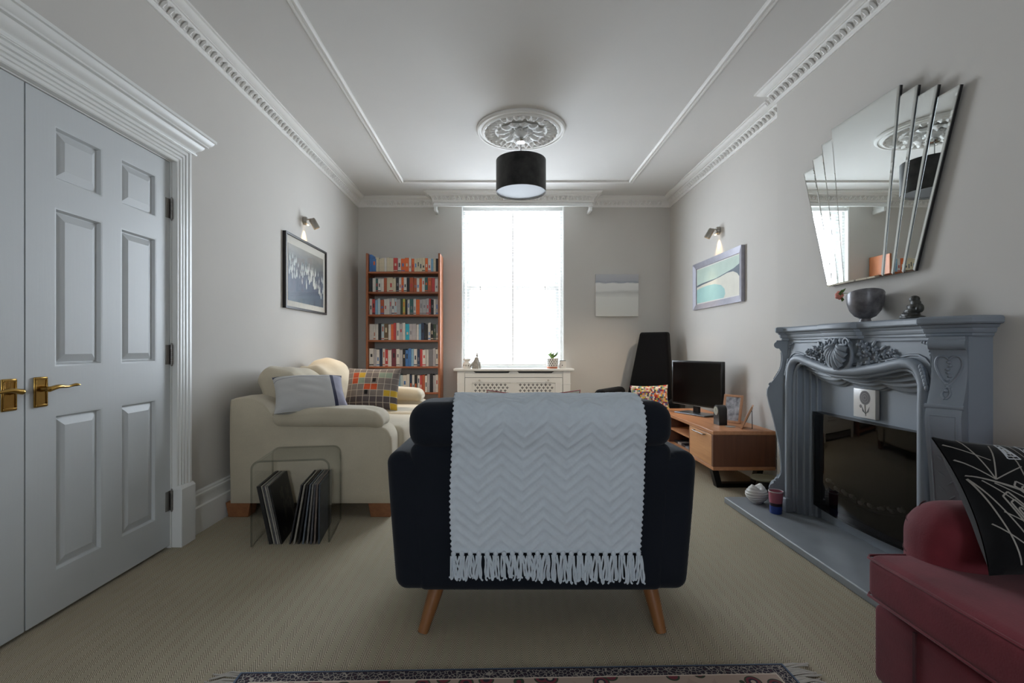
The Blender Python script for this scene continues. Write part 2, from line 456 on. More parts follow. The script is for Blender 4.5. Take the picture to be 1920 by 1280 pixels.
# pelmet over the window, cornice breaking round it
pm = sempty('trim_7', 'white boxed pelmet with cornice over the window')
q = MB().box(PX0, PX1, PY, PY + 0.02, 2.645, ZC).box(PX0, PX0 + 0.02, PY + 0.02, YF, 2.645, ZC).box(PX1 - 0.02, PX1, PY + 0.02, YF, 2.645, ZC)
q.build('pelmet_board', WHITE, pm, bevel=0.003)
sweep([(PX1, YF), (PX1, PY), (PX0, PY), (PX0, YF)], CP).build('pelmet_cornice', PLASTER, pm, sharp=30)
MB().prism([(PX0 - 0.004, 2.645), (PX1 + 0.004, 2.645), (PX1 + 0.004, 2.668), (PX0 - 0.004, 2.668)], 'y', PY - 0.012, PY + 0.01).build('pelmet_bead', WHITE, pm, bevel=0.004)
for x in (PX0, PX1 - 0.03):
    MB().prism([(x, 2.60), (x + 0.03, 2.60), (x + 0.03, 2.65), (x, 2.65)], 'y', PY + 0.02, YF).build('end_bracket', WHITE, pm, bevel=0.004)
leaves(pm, (PX0, PY, 0), (PX1, PY, 0), (0, -1, 0), FST)
# rectangular ceiling moulding
MPF = [(-0.028, 0), (-0.028, 0.006), (-0.018, 0.013), (-0.006, 0.013), (-0.003, 0.007), (0.002, 0.007), (0.006, 0.016), (0.018, 0.018), (0.026, 0.010), (0.028, 0)]
AX0, AX1, AY0, AY1 = -1.067, 1.382, -2.8, 5.07
for i, (a, e, lab) in enumerate((((AX0, AY1), (AX0, AY0), 'raised ceiling moulding towards the door side'), ((AX1, AY1), (AX0, AY1), 'raised ceiling moulding towards the window'),
                            ((AX1, AY0), (AX1, AY1), 'raised ceiling moulding towards the fireplace side'), ((AX0, AY0), (AX1, AY0), 'raised ceiling moulding behind the viewer'))):
    A, E = Vector(a), Vector(e); d = (E - A).normalized(); nn = Vector((-d.y, d.x))
    rings = [[(P.x + nn.x * t + d.x * s * t, P.y + nn.y * t + d.y * s * t, ZC - dz) for t, dz in MPF] for P, s in ((A, 1), (E, -1))]
    struct(MB().loft(rings).build('trim_%d' % (8 + i), PLASTER, sharp=30), lab)
# skirting
SKP = [(0, 0.235), (0.008, 0.235), (0.013, 0.228), (0.013, 0.218), (0.017, 0.212), (0.017, 0.198), (0.013, 0.19), (0.013, 0.15), (0.022, 0.143), (0.022, 0.0), (0, 0)]
def skirt(name, path, lab):
    o = sweep(path, [(d, ZC - z) for d, z in SKP]).build(name, WHITE, sharp=30); return struct(o, lab)
skirt('baseboard_left', [(XL, YF), (XL, 2.56)], 'tall white moulded skirting by the door')
skirt('baseboard_far', [(XR, YF), (XL, YF)], 'white skirting under the window wall')
skirt('baseboard_right', [(XR, 3.226), (XR, YF)], 'white skirting behind the media unit')
skirt('baseboard_chimney', [(XB, 1.61), (XB, 1.735)], 'short white skirting on chimney breast')

# ------------------------------------------------------------------ double door with casing
DOORW = M('door_white_paint', 'e2e2de', 0.42, bs=None)
t = NT('door_woodgrain_paint'); v = t.scaled(t.coord(), (30, 30, 2.0)); f = t.noise(3.0, 5.0, v)
t.b.inputs['Base Color'].default_value = hx('c4c7c8'); t.b.inputs['Roughness'].default_value = 0.42; t.bump(f, 0.18, 0.0015)
DOORW = t.m
XD = -1.706
def door(name, y0, y1, lab, hinge_high):
    d = sempty(name, lab, (XD, y0, 0)); W = y1 - y0
    s = [0, 0.111, 0.327, 0.427, 0.643, W] if hinge_high else [0, W - 0.643, W - 0.427, W - 0.327, W - 0.111, W]
    z = [0.016, 0.174, 0.7755, 0.96, 1.569, 1.675, 1.881, 1.982]
    q = MB()
    for a, e in ((s[0], s[1]), (s[2], s[3]), (s[4], s[5])): q.box(-0.036, 0, a, e, z[0], z[-1])
    for a, e in ((s[1], s[2]), (s[3], s[4])):
        for c, g in ((0, 1), (2, 3), (4, 5), (6, 7)): q.box(-0.036, 0, a, e, z[c], z[g])
    q.build('door_frame', DOORW, d)
    for a, e in ((s[1], s[2]), (s[3], s[4])):
        for c, g in ((1, 2), (3, 4), (5, 6)):
            rings = []
            for ins, dp in ((-0.001, -0.034), (-0.001, 0.0), (0.006, -0.001), (0.013, -0.014), (0.017, -0.014), (0.046, -0.004), (0.05, -0.004)):
                rings.append([(dp, a + ins, z[c] + ins), (dp, e - ins, z[c] + ins), (dp, e - ins, z[g] - ins), (dp, a + ins, z[g] - ins)])
            MB().loft(rings).build('panel', DOORW, d, sharp=12)
    # brass lever handle on long plate
    yh = 0.052 if hinge_high else W - 0.055
    sg = 1 if hinge_high else -1
    zp = 0.868
    pl = MB().box(0, 0.006, yh - 0.026, yh + 0.026, zp - 0.056, zp + 0.056).build('handle_plate', BRASS, d, bevel=0.003)
    q = MB().box(0.006, 0.009, yh - 0.023, yh + 0.023, zp - 0.053, zp - 0.045).box(0.006, 0.009, yh - 0.023, yh + 0.023, zp + 0.045, zp + 0.053)
    q.box(0.006, 0.009, yh - 0.023, yh - 0.018, zp - 0.045, zp + 0.045).box(0.006, 0.009, yh + 0.018, yh + 0.023, zp - 0.045, zp + 0.045)
    q.build('raised_border', BRASS, pl, bevel=0.0012)
    zl = zp + 0.012
    q = MB().tube([(0.006, yh, zl), (0.02, yh, zl), (0.04, yh, zl)], [0.012, 0.008, 0.008], 12)
    pts = catmull([(0.040, yh - sg * 0.016, zl - 0.002), (0.042, yh, zl), (0.043, yh + sg * 0.03, zl + 0.006), (0.041, yh + sg * 0.07, zl + 0.003), (0.041, yh + sg * 0.1, zl + 0.007), (0.046, yh + sg * 0.118, zl + 0.006)], 5)
    n = len(pts); rr = [interp([(0, 0.006), (0.12, 0.0105), (0.35, 0.0085), (0.65, 0.0045), (0.85, 0.0065), (1, 0.002)], i / (n - 1)) for i in range(n)]
    q.tube(pts, rr, 10).build('lever', BRASS, d)
    if hinge_high:
        for zh in (0.245, 0.995, 1.745):
            hg = MB().box(-0.002, 0.002, W - 0.032, W - 0.001, zh - 0.05, zh + 0.05)
            hg.build('hinge_leaf', STEELD, d, bevel=0.0008)
            k = MB()
            for i in range(5): k.lathe([(0.0, 0), (0.007, 0), (0.007, 0.019), (0.0, 0.019)], (0.008, W + 0.002, zh - 0.05 + i * 0.0202), 10)
            k.ell((0.008, W + 0.002, zh + 0.054), (0.005, 0.005, 0.006), 8, 5).ell((0.008, W + 0.002, zh - 0.054), (0.005, 0.005, 0.006), 8, 5)
            k.build('hinge_knuckle', STEELD, d)
    return d
door('door_1', 1.7025, 2.4425, 'white six-panel door leaf with brass lever, hinged beside the sofa end', True)
door('door_2', 0.9555, 1.6965, 'white six-panel door leaf cut by the photo edge', False)
cs = sempty('trim_12', 'white reeded door casing with bold overdoor cornice', (XL, 0, 0))
# reeded architrave profile across width 0..0.095 (from opening outwards), projection
AR = [(0, 0), (0, 0.022), (0.004, 0.026), (0.016, 0.026), (0.019, 0.031), (0.030, 0.031), (0.033, 0.026), (0.036, 0.034), (0.048, 0.034), (0.051, 0.029), (0.054, 0.038), (0.068, 0.038), (0.071, 0.033), (0.075, 0.042), (0.090, 0.042), (0.095, 0.038), (0.095, 0)]
J0, J1 = 0.935, 2.452
MB().loft([[(p, J1 + w, zz + (w if zz > 1 else 0)) for w, p in AR] for zz in (0.31, 1.99)]).build('architrave', WHITE, cs, sharp=25)
MB().loft([[(p, J0 - w, zz + (w if zz > 1 else 0)) for w, p in AR] for zz in (0.31, 1.99)]).build('architrave', WHITE, cs, sharp=25)
MB().loft([[(p, yy + sgn * w, 1.99 + w) for w, p in AR] for yy, sgn in ((J0, -1), (J1, 1))]).build('architrave_head', WHITE, cs, sharp=25)
MB().box(-0.078, -0.002, J1 - 0.0075, J1 + 0.001, 0, 1.985).box(-0.078, -0.002, J0 + 0.002, J0 + 0.0095, 0, 1.985).box(-0.078, -0.002, J0, J1, 1.9845, 1.992).build('jamb', WHITE, cs)
OC = [(0, 2.070), (0.045, 2.070), (0.047, 2.076), (0.042, 2.080), (0.042, 2.088), (0.048, 2.094), (0.062, 2.104), (0.070, 2.116), (0.072, 2.124), (0.086, 2.126), (0.086, 2.134), (0.094, 2.140), (0.102, 2.150), (0.106, 2.160), (0.114, 2.162), (0.114, 2.176), (0, 2.176)]
rings = []
for k in range(2):
    rings.append([(p, (J0 - 0.095 - p * 1.0) if k == 0 else (J1 + 0.083 + p * 1.0), zz) for p, zz in OC])
MB().loft(rings).build('overdoor_cornice', WHITE, cs, sharp=25)
for ya, yb in ((J1 - 0.004, J1 + 0.108), (J0 - 0.108, J0 + 0.004)):
    pb = MB().box(0, 0.052, ya, yb, 0, 0.30)
    pb.add([(0, ya, 0.30), (0.052, ya, 0.30), (0.052, yb, 0.30), (0, yb, 0.30), (0, ya + 0.004, 0.315), (0.040, ya + 0.004, 0.315), (0.040, yb - 0.004, 0.315), (0, yb - 0.004, 0.315)],
           [(0, 1, 5, 4), (1, 2, 6, 5), (2, 3, 7, 6), (4, 5, 6, 7)])
    pb.build('plinth_block', WHITE, cs, bevel=0.002)
# ------------------------------------------------------------------ fireplace
GREYP = M('grey_satin_paint', '858d96', 0.5, var=0.03, vs=5, bs=90, bstr=0.05)
HEARTHM = M('slate_grey_hearth_paint', '868b8f', 0.4, var=0.05, vs=9, bs=70, bstr=0.08)
UC = 2.415
def F(u, d, z): return (XB - d, UC + u, z)
hearth = tag(MB().soft(1.48, XB, 1.675, 3.155, 0.0, 0.04, 0.008, 2, 4).build('hearth', HEARTHM, sharp=50), 'grey painted hearth slab at the foot of the fireplace', 'hearth')
fp = thing('fireplace_surround', 'ornate grey painted fireplace surround with carved shell and scrolled legs', 'fireplace', (XB, UC, 0.04))
def fb(q, name, sharp=38, parent=None, bevel=None):
    ox, oy, oz = XB, UC, 0.04
    q.v = [(x - ox, y - oy, z - oz) for x, y, z in q.v]
    return q.build(name, GREYP, parent or fp, sharp=sharp, bevel=bevel)
def outline(off, pts):
    return [(XB - max(0.0, d - off if d > 0 else 0.0), UC + (u - math.copysign(off, u) if abs(u) > 0.6 else u)) for u, d in pts]
MO = [(-0.648, 0), (-0.645, 0.10), (-0.638, 0.112), (-0.615, 0.124), (-0.51, 0.188), (-0.492, 0.192), (-0.478, 0.182), (-0.468, 0.165), (-0.45, 0.160), (-0.15, 0.160), (-0.13, 0.165), (-0.12, 0.188), (-0.10, 0.196), (0, 0.200)]
MO = MO + [(-u, d) for u, d in reversed(MO[:-1])]
def layer(stack, name):
    q = MB(); rings = []
    for off, z in stack: rings.append([(x, y, z) for x, y in outline(off, MO)])
    q.loft(rings); return fb(q, name, 30)
layer([(0.014, 1.122), (0.004, 1.124), (0.0, 1.130), (0.0, 1.146), (0.004, 1.152), (0.012, 1.155)], 'mantel_shelf')
layer([(0.045, 1.072), (0.040, 1.074), (0.036, 1.080), (0.036, 1.088), (0.030, 1.090), (0.026, 1.100), (0.026, 1.108), (0.020, 1.110), (0.014, 1.121)], 'bed_mould')
ZA = [(0, 0.912), (0.09, 0.914), (0.17, 0.928), (0.26, 0.944), (0.33, 0.962), (0.385, 0.966), (0.425, 0.948), (0.449, 0.908), (0.458, 0.86)]
def za(u): return smooth(ZA, abs(u)) if abs(u) < 0.458 else 0.86
def df(u): return 0.118 + 0.022 * math.exp(-(u / 0.14) ** 2)
# frieze with serpentine arch
q = MB(); us = [-0.497 + 0.994 * i / 70 for i in range(71)]
lo = []; hi = []; bk = []
for u in us:
    zl = za(u) if abs(u) < 0.455 else 0.04
    lo.append(F(u, df(u), zl)); hi.append(F(u, df(u), 1.078)); bk.append(F(u, 0.09, zl))
n = len(us); q.add(lo + hi + bk, [(i, i + 1, n + i + 1, n + i) for i in range(n - 1)] + [(i, 2 * n + i, 2 * n + i + 1, i + 1) for i in range(n - 1)])
fb(q, 'frieze')
path = [(-0.458, 0.13, 0.05), (-0.458, 0.13, 0.45), (-0.458, 0.13, 0.80)] + [(u, df(u) + 0.008, za(u)) for u in [-0.4575, -0.452, -0.44, -0.42, -0.39, -0.35, -0.3, -0.25, -0.2, -0.15, -0.1, -0.05, 0, 0.05, 0.1, 0.15, 0.2, 0.25, 0.3, 0.35, 0.39, 0.42, 0.44, 0.452, 0.4575]] + [(0.458, 0.13, 0.80), (0.458, 0.13, 0.45), (0.458, 0.13, 0.05)]
fb(MB().tube([F(*p) for p in path], 0.024, 12), 'arch_roll', 60)
def inset(k): return [(u * (1 - k / 0.458), d, z - (k if abs(u) < 0.456 else 0)) for u, d, z in path]
fb(MB().tube([F(u, d - 0.012, z) for u, d, z in inset(0.027)], 0.011, 8), 'arch_bead', 60)
op = [(u * (1 + 0.035 / 0.458), d - 0.008, z + (0.035 if abs(u) < 0.456 else 0)) for u, d, z in path[2:-2]]
fb(MB().tube([F(*p) for p in op], 0.006, 6), 'outer_bead', 60)
# jambs inside the opening: stepped, fluted slips
for s in (-1, 1):
    q = MB()
    for k, (w0, w1, d1) in enumerate(((0.405, 0.452, 0.115), (0.385, 0.41, 0.085), (0.365, 0.39, 0.06), (0.345, 0.37, 0.035))):
        ya, yb = sorted((s * w0, s * w1)); q.box(XB - d1, XB - 0.005, UC + ya, UC + yb, 0.04, 0.93)
    fb(q, 'slip', bevel=0.003)
    ya, yb = sorted((s * 0.43, s * 0.497))
    fb(MB().soft(XB - 0.168, XB - 0.09, UC + ya, UC + yb, 0.04, 0.125, 0.006, 2, 2), 'leg_block')
q = MB().box(XB - 0.014, XB, UC - 0.47, UC + 0.47, 0.04, 1.0); fb(q, 'back_panel')
# drapery swags under the arch
for i, (u0, u1, sk) in enumerate(((0.44, 0.12, 0.09), (0.18, -0.16, 0.09), (-0.08, -0.44, 0.05))):
    def sw(a, t, u0=u0, u1=u1, sk=sk):
        u = u0 + (u1 - u0) * a - sk * t * (0.4 + 0.6 * math.sin(PI * a)) * (1 if i < 2 else 0.2)
        u = max(-0.44, min(0.44, u))
        top = za(u) - 0.012; z = top + (0.845 - top) * t - 0.028 * math.sin(PI * a) * t + 0.02 * (abs(a - 0.5) * 2) ** 2 * t
        d = (df(u) - 0.012) * (1 - t) + 0.02 * t
        w = math.sin(t * 2 * PI * 5.0)
        return F(u, d + 0.007 * w * math.sin(PI * min(1, t * 1.2 + .05)), z - 0.006 * w + 0.0)
    fb(MB().grid(sw, 36, 48), 'drapery_swag', 60)
# shell cartouche
q = MB()
for k in range(9):
    a = -1.25 + 2.5 * k / 8
    L = 0.100 - 0.018 * abs(a) ; z0 = 1.052
    pts = []; rr = []
    for j in range(9):
        t = j / 8; r = L * (0.12 + 0.88 * t) * (1.25 if False else 1.0)
        pts.append(F(math.sin(a) * r * 0.95, 0.164 + 0.024 * math.sin(PI * min(1, t * 0.85 + 0.1)), z0 - math.cos(a) * r * 1.28)); rr.append(0.003 + 0.0145 * t * (1 if t < .95 else .8))
    q.tube(pts, rr, 8)
fb(q, 'shell', 60)
ring = [F(0.088 * math.sin(2 * PI * k / 28) * (1 - 0.12 * math.cos(2 * PI * k / 28)), 0.156, 1.002 + 0.088 * math.cos(2 * PI * k / 28)) for k in range(3, 26)]
fb(MB().tube(ring, [0.004 + 0.007 * math.sin(PI * i / 22) for i in range(23)], 8), 'shell_scroll', 60)
q = MB()
for s in (-1, 1):
    sp = []
    for j in range(18):
        a = j / 17 * 2.3 * PI; r = 0.024 * (1 - j / 22)
        sp.append(F(s * (0.052 + r * math.cos(a) * 1), 0.160, 1.058 + r * math.sin(a)))
    q.tube(sp, 0.006, 6)
    q.ell(F(s * 0.02, 0.158, 1.066), (0.012, 0.016, 0.016), 8, 6)
fb(q, 'top_scrolls', 60)
fb(MB().soft(XB - 0.156, XB - 0.10, UC - 0.07, UC + 0.07, 0.90, 1.07, 0.03, 3, 3), 'shell_ground', 60)
# flower sprays either side
random.seed(3)
for s in (-1, 1):
    q = MB(); base = [(0.115, 0.94), (0.12, 1.00), (0.115, 1.045), (0.155, 1.01), (0.165, 0.96), (0.20, 1.02), (0.215, 0.985), (0.255, 1.0), (0.29, 1.005), (0.145, 1.035)]
    for (u, z) in base:
        k = 1.0 if u < 0.2 else 0.8
        q.ell(F(s * u, df(u) + 0.012, z), (0.013, 0.011 * k, 0.011 * k), 8, 6)
        for j in range(5):
            a = 2 * PI * j / 5 + u * 40
            R = Matrix.Rotation(-a, 3, 'X')
            q.ell(F(s * u + 0.016 * k * math.cos(a), df(u) + 0.007, z + 0.016 * k * math.sin(a)), (0.006, 0.012 * k, 0.007 * k), 8, 5, rot=Matrix.Rotation(a, 3, 'X'))
    for (u, z, a) in ((0.24, 1.03, 0.5), (0.31, 0.995, -0.2), (0.23, 0.955, -0.7), (0.19, 1.05, 0.9), (0.27, 0.965, -0.4)):
        q.ell(F(s * u, df(u) + 0.006, z), (0.006, 0.022, 0.008), 8, 5, rot=Matrix.Rotation(a * s, 3, 'X'))
    fb(q, 'flower_spray', 60)
    # beaded line and corner leaf of the frieze
    q = MB().tube([F(s * 0.13, df(0.3) + 0.002, 1.060), F(s * 0.47, df(0.4) + 0.002, 1.060), F(s * 0.478, df(0.4) + 0.002, 1.052), F(s * 0.478, df(0.4) + 0.002, 0.12)], 0.003, 6)
    fb(q, 'frieze_bead', 60)
    q = MB()
    for (u, z, r) in ((0.468, 1.05, 0.010), (0.452, 1.052, 0.008), (0.438, 1.054, 0.006), (0.47, 1.034, 0.008), (0.472, 1.018, 0.006), (0.474, 1.002, 0.005)):
        q.ell(F(s * u, df(0.4) + 0.003, z), (r * 0.8, r, r), 8, 5)
    fb(q, 'corner_leaf', 60)
    q = MB()
    for j in range(7):
        t = j / 6; q.ell(F(s * (0.452 + 0.028 * t), 0.14, 0.952 - 0.085 * t), (0.008, 0.009, 0.016 - 0.006 * abs(t - .6)), 8, 5)
    fb(q, 'shoulder_leaf', 60)
# scrolled pilasters: front profile d(z)
PR = [(0.04, 0.158), (0.10, 0.160), (0.168, 0.166), (0.19, 0.14), (0.25, 0.104), (0.316, 0.102), (0.432, 0.112), (0.58, 0.141), (0.695, 0.169), (0.769, 0.176), (0.842, 0.135), (0.90, 0.105), (0.96, 0.096), (1.004, 0.100), (1.03, 0.115), (1.055, 0.128), (1.075, 0.125)]
PRZ = [(z, d - 0.105) for z, d in PR]
for s in (-1, 1):
    # plain block behind, then a canted console whose scrolled face points outwards at an angle
    blk = [(s * 0.497, 0.0), (s * 0.497, 0.122), (s * 0.515, 0.130), (s * 0.598, 0.085), (s * 0.606, 0.0)]
    fb(MB().prism([(XB - d, UC + u) for u, d in blk], 'z', 0.04, 1.075), 'side_block', 40)
    A = Vector((s * 0.512, 0.152)); B = Vector((s * 0.600, 0.094)); tv_ = (B - A).normalized(); nv = Vector((-tv_.y, tv_.x))
    if nv.y < 0: nv = -nv
    Wd = (B - A).length; mid = (A + B) / 2
    def CP_(w, out, z):                      # w along the console width (-.5 inner .. .5 outer), out from the base line
        p = mid + tv_ * (w * Wd) + nv * out; return F(p.x, p.y, z)
    def pz(z): return smooth(PRZ, z)
    zz = [0.04 + 1.035 * i / 60 for i in range(61)]
    q = MB(); rings = []
    for z in zz: rings.append([CP_(-0.5, -0.05, z), CP_(-0.5, pz(z), z), CP_(-0.42, pz(z) + 0.003, z), CP_(0.42, pz(z) + 0.003, z), CP_(0.5, pz(z), z), CP_(0.5, -0.05, z)])
    pil = fb(q.loft(rings), 'pilaster', 40)
    def pb(q, name, sharp=60):
        q.v = [(x - XB, y - UC, z - 0.04) for x, y, z in q.v]; return q.build(name, GREYP, pil, sharp=sharp)
    pb(MB().tube([CP_(-0.52, 0.014, 1.046), CP_(0.52, 0.014, 1.046)], 0.022, 14), 'scroll')
    pb(MB().tube([CP_(-0.54, pz(0.803), 0.803), CP_(0.54, pz(0.803), 0.803)], 0.010, 10), 'band')
    k_ = 1.0 / Wd
    for sg in (-1, 1):
        pts = [(0.0, 0.985), (sg * 0.012, 0.997), (sg * 0.030, 0.997), (sg * 0.040, 0.975), (sg * 0.036, 0.945), (sg * 0.018, 0.905), (-sg * 0.004, 0.875), (-sg * 0.012, 0.85), (-sg * 0.002, 0.832)]
        pb(MB().tube(catmull([CP_(w * k_, pz(z) + 0.004, z) for w, z in pts], 5), 0.0045, 6), 'carved_strap')
    q = MB()
    for k in range(9):
        z = 0.975 - 0.014 * k; q.ell(CP_(0.04 * math.sin(k * 2), pz(z) + 0.004, z), (0.008, 0.008, 0.006), 8, 5)
    pb(q, 'carved_leaves')
    q = MB()
    for sg in (-1, 1): q.tube([CP_(sg * 0.36, pz(z) + 0.003, z) for z in [0.24 + 0.53 * i / 14 for i in range(15)]], 0.0032, 6)
    q.tube([CP_(-0.36, pz(0.77) + 0.003, 0.77), CP_(0.36, pz(0.77) + 0.003, 0.77)], 0.0032, 6)
    pb(q, 'panel_bead')
    q = MB()
    for k in range(10):
        z = 0.36 + 0.03 * k; f_ = 0.14 * (1 if k % 2 else -1)
        q.tube([CP_(f_ * 0.2, pz(z) + 0.003, z - 0.012), CP_(f_, pz(z) + 0.006, z), CP_(f_ * 1.7, pz(z) + 0.003, z + 0.012)], [0.001, 0.0045, 0.001], 6)
    pb(q, 'leaf_trail')
    q = MB()
    for k in range(4): q.tube([CP_(-0.52, 0.048 - 0.010 * k, 0.16 + 0.018 * k), CP_(0.52, 0.048 - 0.010 * k, 0.16 + 0.018 * k)], 0.010, 8)
    pb(q, 'foot_scroll')

# electric fire with curved black glass
FIREB = M('black_fire_body', '0c0c0d', 0.35)
ef = thing('electric_fire', 'wide curved black glass electric fire set inside the fireplace', 'fire', (XB - 0.014, UC, 0.12))
MB().box(-0.012, 0, -0.345, 0.345, 0, 0.54).build('back_plate', FIREB, ef)
def gd(u): return -(0.045 + 0.032 * (1 - (u / 0.345) ** 2))
q = MB()
for y0, y1 in ((-0.345, -0.335), (0.335, 0.345)): q.box(-0.046, -0.012, y0, y1, 0, 0.54)
def capf(z0, z1):
    us = [-0.335 + 0.67 * i / 16 for i in range(17)]
    return [[(gd(u) + 0.002, u, z) for u in us] + [(-0.012, 0.335, z), (-0.012, -0.335, z)] for z in (z0, z1)]
q.loft(capf(0, 0.012)).loft(capf(0.528, 0.54)); q.build('casing', FIREB, ef)
FGL = thin_glass('smoked_fire_glass', (0.22, 0.21, 0.21, 1), 0.01, 1.5)
MB().grid(lambda a, t: (gd(-0.345 + 0.69 * a), -0.345 + 0.69 * a, 0.54 * t), 24, 4).build('glass_front', FGL, ef, sharp=None)
MB().grid(lambda a, t: (-0.014 - 0.002 * math.sin(PI * a), -0.25 + 0.5 * a, 0.18 + 0.25 * t), 8, 4).build('flame_panel', M('dark_flame_panel', '2a2422', 0.5, var=0.3, vs=5), ef)
PEB = [M('pebble_grey', '8b8781', 0.6, var=0.1), M('pebble_white', 'b5b1ab', 0.6, var=0.1), M('pebble_dark', '4b4745', 0.6)]
random.seed(11)
for k in range(26):
    u = -0.25 + 0.02 * k; r = 0.009 + 0.004 * random.random()
    z = 0.155 - 0.055 * (1 - (u / 0.26) ** 2) + 0.02 * random.random() + r
    q = MB().ell((0, 0, 0), (r * 0.8, r * 1.25, r * 0.85), 9, 6)
    q.build('pebble', PEB[k % 3], ef, sharp=None, loc=(-0.027, u, z), rot=(random.random(), 0, 0))
q = MB().grid(lambda a, t: (-0.013 - 0.025 * t, -0.27 + 0.54 * a, 0.15 - 0.055 * (1 - ((-0.27 + 0.54 * a) / 0.27) ** 2)), 16, 2)
q.build('ember_tray', FIREB, ef)
# ceramic flower tile leaning over the fire
tl = thing('ceramic_tile', 'small white ceramic tile with grey flower drawing on the fireplace back panel', 'tile', (XB - 0.03, 2.40, 0.675))
MB().soft(-0.010, 0.012, -0.073, 0.073, 0, 0.147, 0.003, 2, 2).build('tile_body', M('tile_white_glaze', 'd9d5d0', 0.25), tl)
INK = M('tile_ink_grey', '6b6462', 0.6); INK2 = M('tile_ink_dark', '3f3b3b', 0.6)
q = MB()
for rr, m in ((0.036, 0), (0.030, 1), (0.026, 0), (0.018, 1), (0.014, 0), (0.007, 1)):
    k = 0.0003 * (0.04 - rr) / 0.005
    q.add([(-0.0103 - k, -0.006 + rr * math.cos(2 * PI * i / 24), 0.103 + rr * math.sin(2 * PI * i / 24)) for i in range(24)], [tuple(range(24))], m)
q.tube([(-0.0105, -0.006, 0.068), (-0.0105, -0.008, 0.04), (-0.0105, -0.012, 0.012)], 0.0016, 5, 1)
for s in (-1, 1):
    q.add([(-0.0106, -0.01, 0.022), (-0.0106, -0.01 + s * 0.02, 0.034), (-0.0106, -0.01 + s * 0.027, 0.064), (-0.0106, -0.01 + s * 0.012, 0.04)], [(0, 1, 2, 3)], 1)
q.add([(-0.0107, 0.022 + 0.009 * math.cos(2 * PI * i / 12), 0.058 + 0.009 * math.sin(2 * PI * i / 12)) for i in range(12)], [tuple(range(12))], 0)
q.build('flower_drawing', [INK, INK2], tl, sharp=None)

# mantel ornaments
ZM = 1.155
bw = thing('stoneware_bowl', 'dark pewter-glazed footed bowl with slanted rim on mantel', 'bowl', (1.79, 2.335, ZM))
def rimf(r, z, a, k):
    s = max(0.0, (z - 0.05) / 0.09); return (r * (1 + 0.03 * math.sin(2 * a)), z + 0.022 * s * math.cos(a + 1.95))
prof = [(0.0, 0.0), (0.026, 0.0), (0.024, 0.012), (0.022, 0.018), (0.045, 0.03), (0.066, 0.058), (0.077, 0.095), (0.081, 0.135), (0.079, 0.139), (0.074, 0.135), (0.069, 0.095), (0.056, 0.06), (0.03, 0.036), (0.0, 0.034)]
MB().lathe(prof, n=32, fn=rimf).build('bowl_body', M('pewter_glaze', '6b696c', 0.36, 0.25, var=0.5, vs=24, bs=60, bstr=0.25), bw, sharp=60)
fl = thing('pink_flower', 'single coral pink flower on curved stem hanging out of the bowl', 'flower', (1.79, 2.39, 1.22))
MB().tube(catmull([(0, -0.02, 0.0), (0, 0.0, 0.05), (0, 0.04, 0.085), (0, 0.085, 0.094), (0, 0.105, 0.092)], 6), 0.0022, 6).build('stem', M('flower_stem_green', '5f6b45', 0.6), fl)
COR = M('coral_petal', 'e08a78', 0.6, var=0.15, vs=60, sheen=0.3)
for k in range(13):
    a = 2 * PI * k / 6.5; rad = 0.012 if k < 7 else 0.006
    c = (rad * math.cos(a), 0.125 + (0.006 if k >= 7 else 0), 0.088 + rad * math.sin(a))
    q = MB().ell((0, 0, 0), (0.010, 0.013, 0.010), 9, 6); q.build('petal', COR, fl, sharp=None, loc=c, rot=(a, 0, a))
GRN = M('leaf_green', '5d7a3f', 0.55)
for (dx, dy, dz, rx) in ((0.0, 0.108, 0.115, 0.9), (0.008, 0.107, 0.07, -0.6), (-0.01, 0.109, 0.10, 0.4)):
    q = MB().add([(0, -0.009, 0), (0.003, 0, 0.0), (0, 0.009, 0), (0.001, 0.0, 0.03), (0.004, -0.005, 0.014), (0.004, 0.005, 0.014)], [(0, 1, 4), (1, 5, 4), (1, 2, 5), (0, 4, 3), (4, 5, 3), (5, 2, 3)])
    q.build('sepal_leaf', GRN, fl, sharp=None, loc=(dx, dy, dz - 0.012), rot=(rx, 0, 0.3))
fg = MB()
for c, r in (((0, 0, 0.008), (0.03, 0.046, 0.009)), ((0, 0.012, 0.02), (0.026, 0.036, 0.012)), ((0, 0.035, 0.012), (0.018, 0.022, 0.012)), ((0, 0.0, 0.036), (0.022, 0.032, 0.014)),
             ((0, 0.022, 0.033), (0.014, 0.018, 0.01)), ((0, -0.008, 0.052), (0.02, 0.026, 0.013)), ((0, 0.012, 0.055), (0.012, 0.014, 0.009)), ((0, -0.012, 0.068), (0.015, 0.018, 0.012)), ((0, -0.006, 0.083), (0.015, 0.019, 0.016)), ((0, -0.03, 0.045), (0.014, 0.010, 0.02))):
    fg.ell(c, r, 14, 9)
o = fg.build('stone_figurine', M('dark_green_stone', '34342f', 0.45, var=0.3, vs=30, bs=90, bstr=0.3), sharp=None, loc=(1.80, 2.075, ZM)); o.scale = (1.15, 1.15, 1.05)
md = o.modifiers.new('fuse', 'REMESH'); md.mode = 'VOXEL'; md.voxel_size = 0.0032; md.use_smooth_shade = True
tag(o, 'small dark stone seated figurine on mantel', 'figurine')

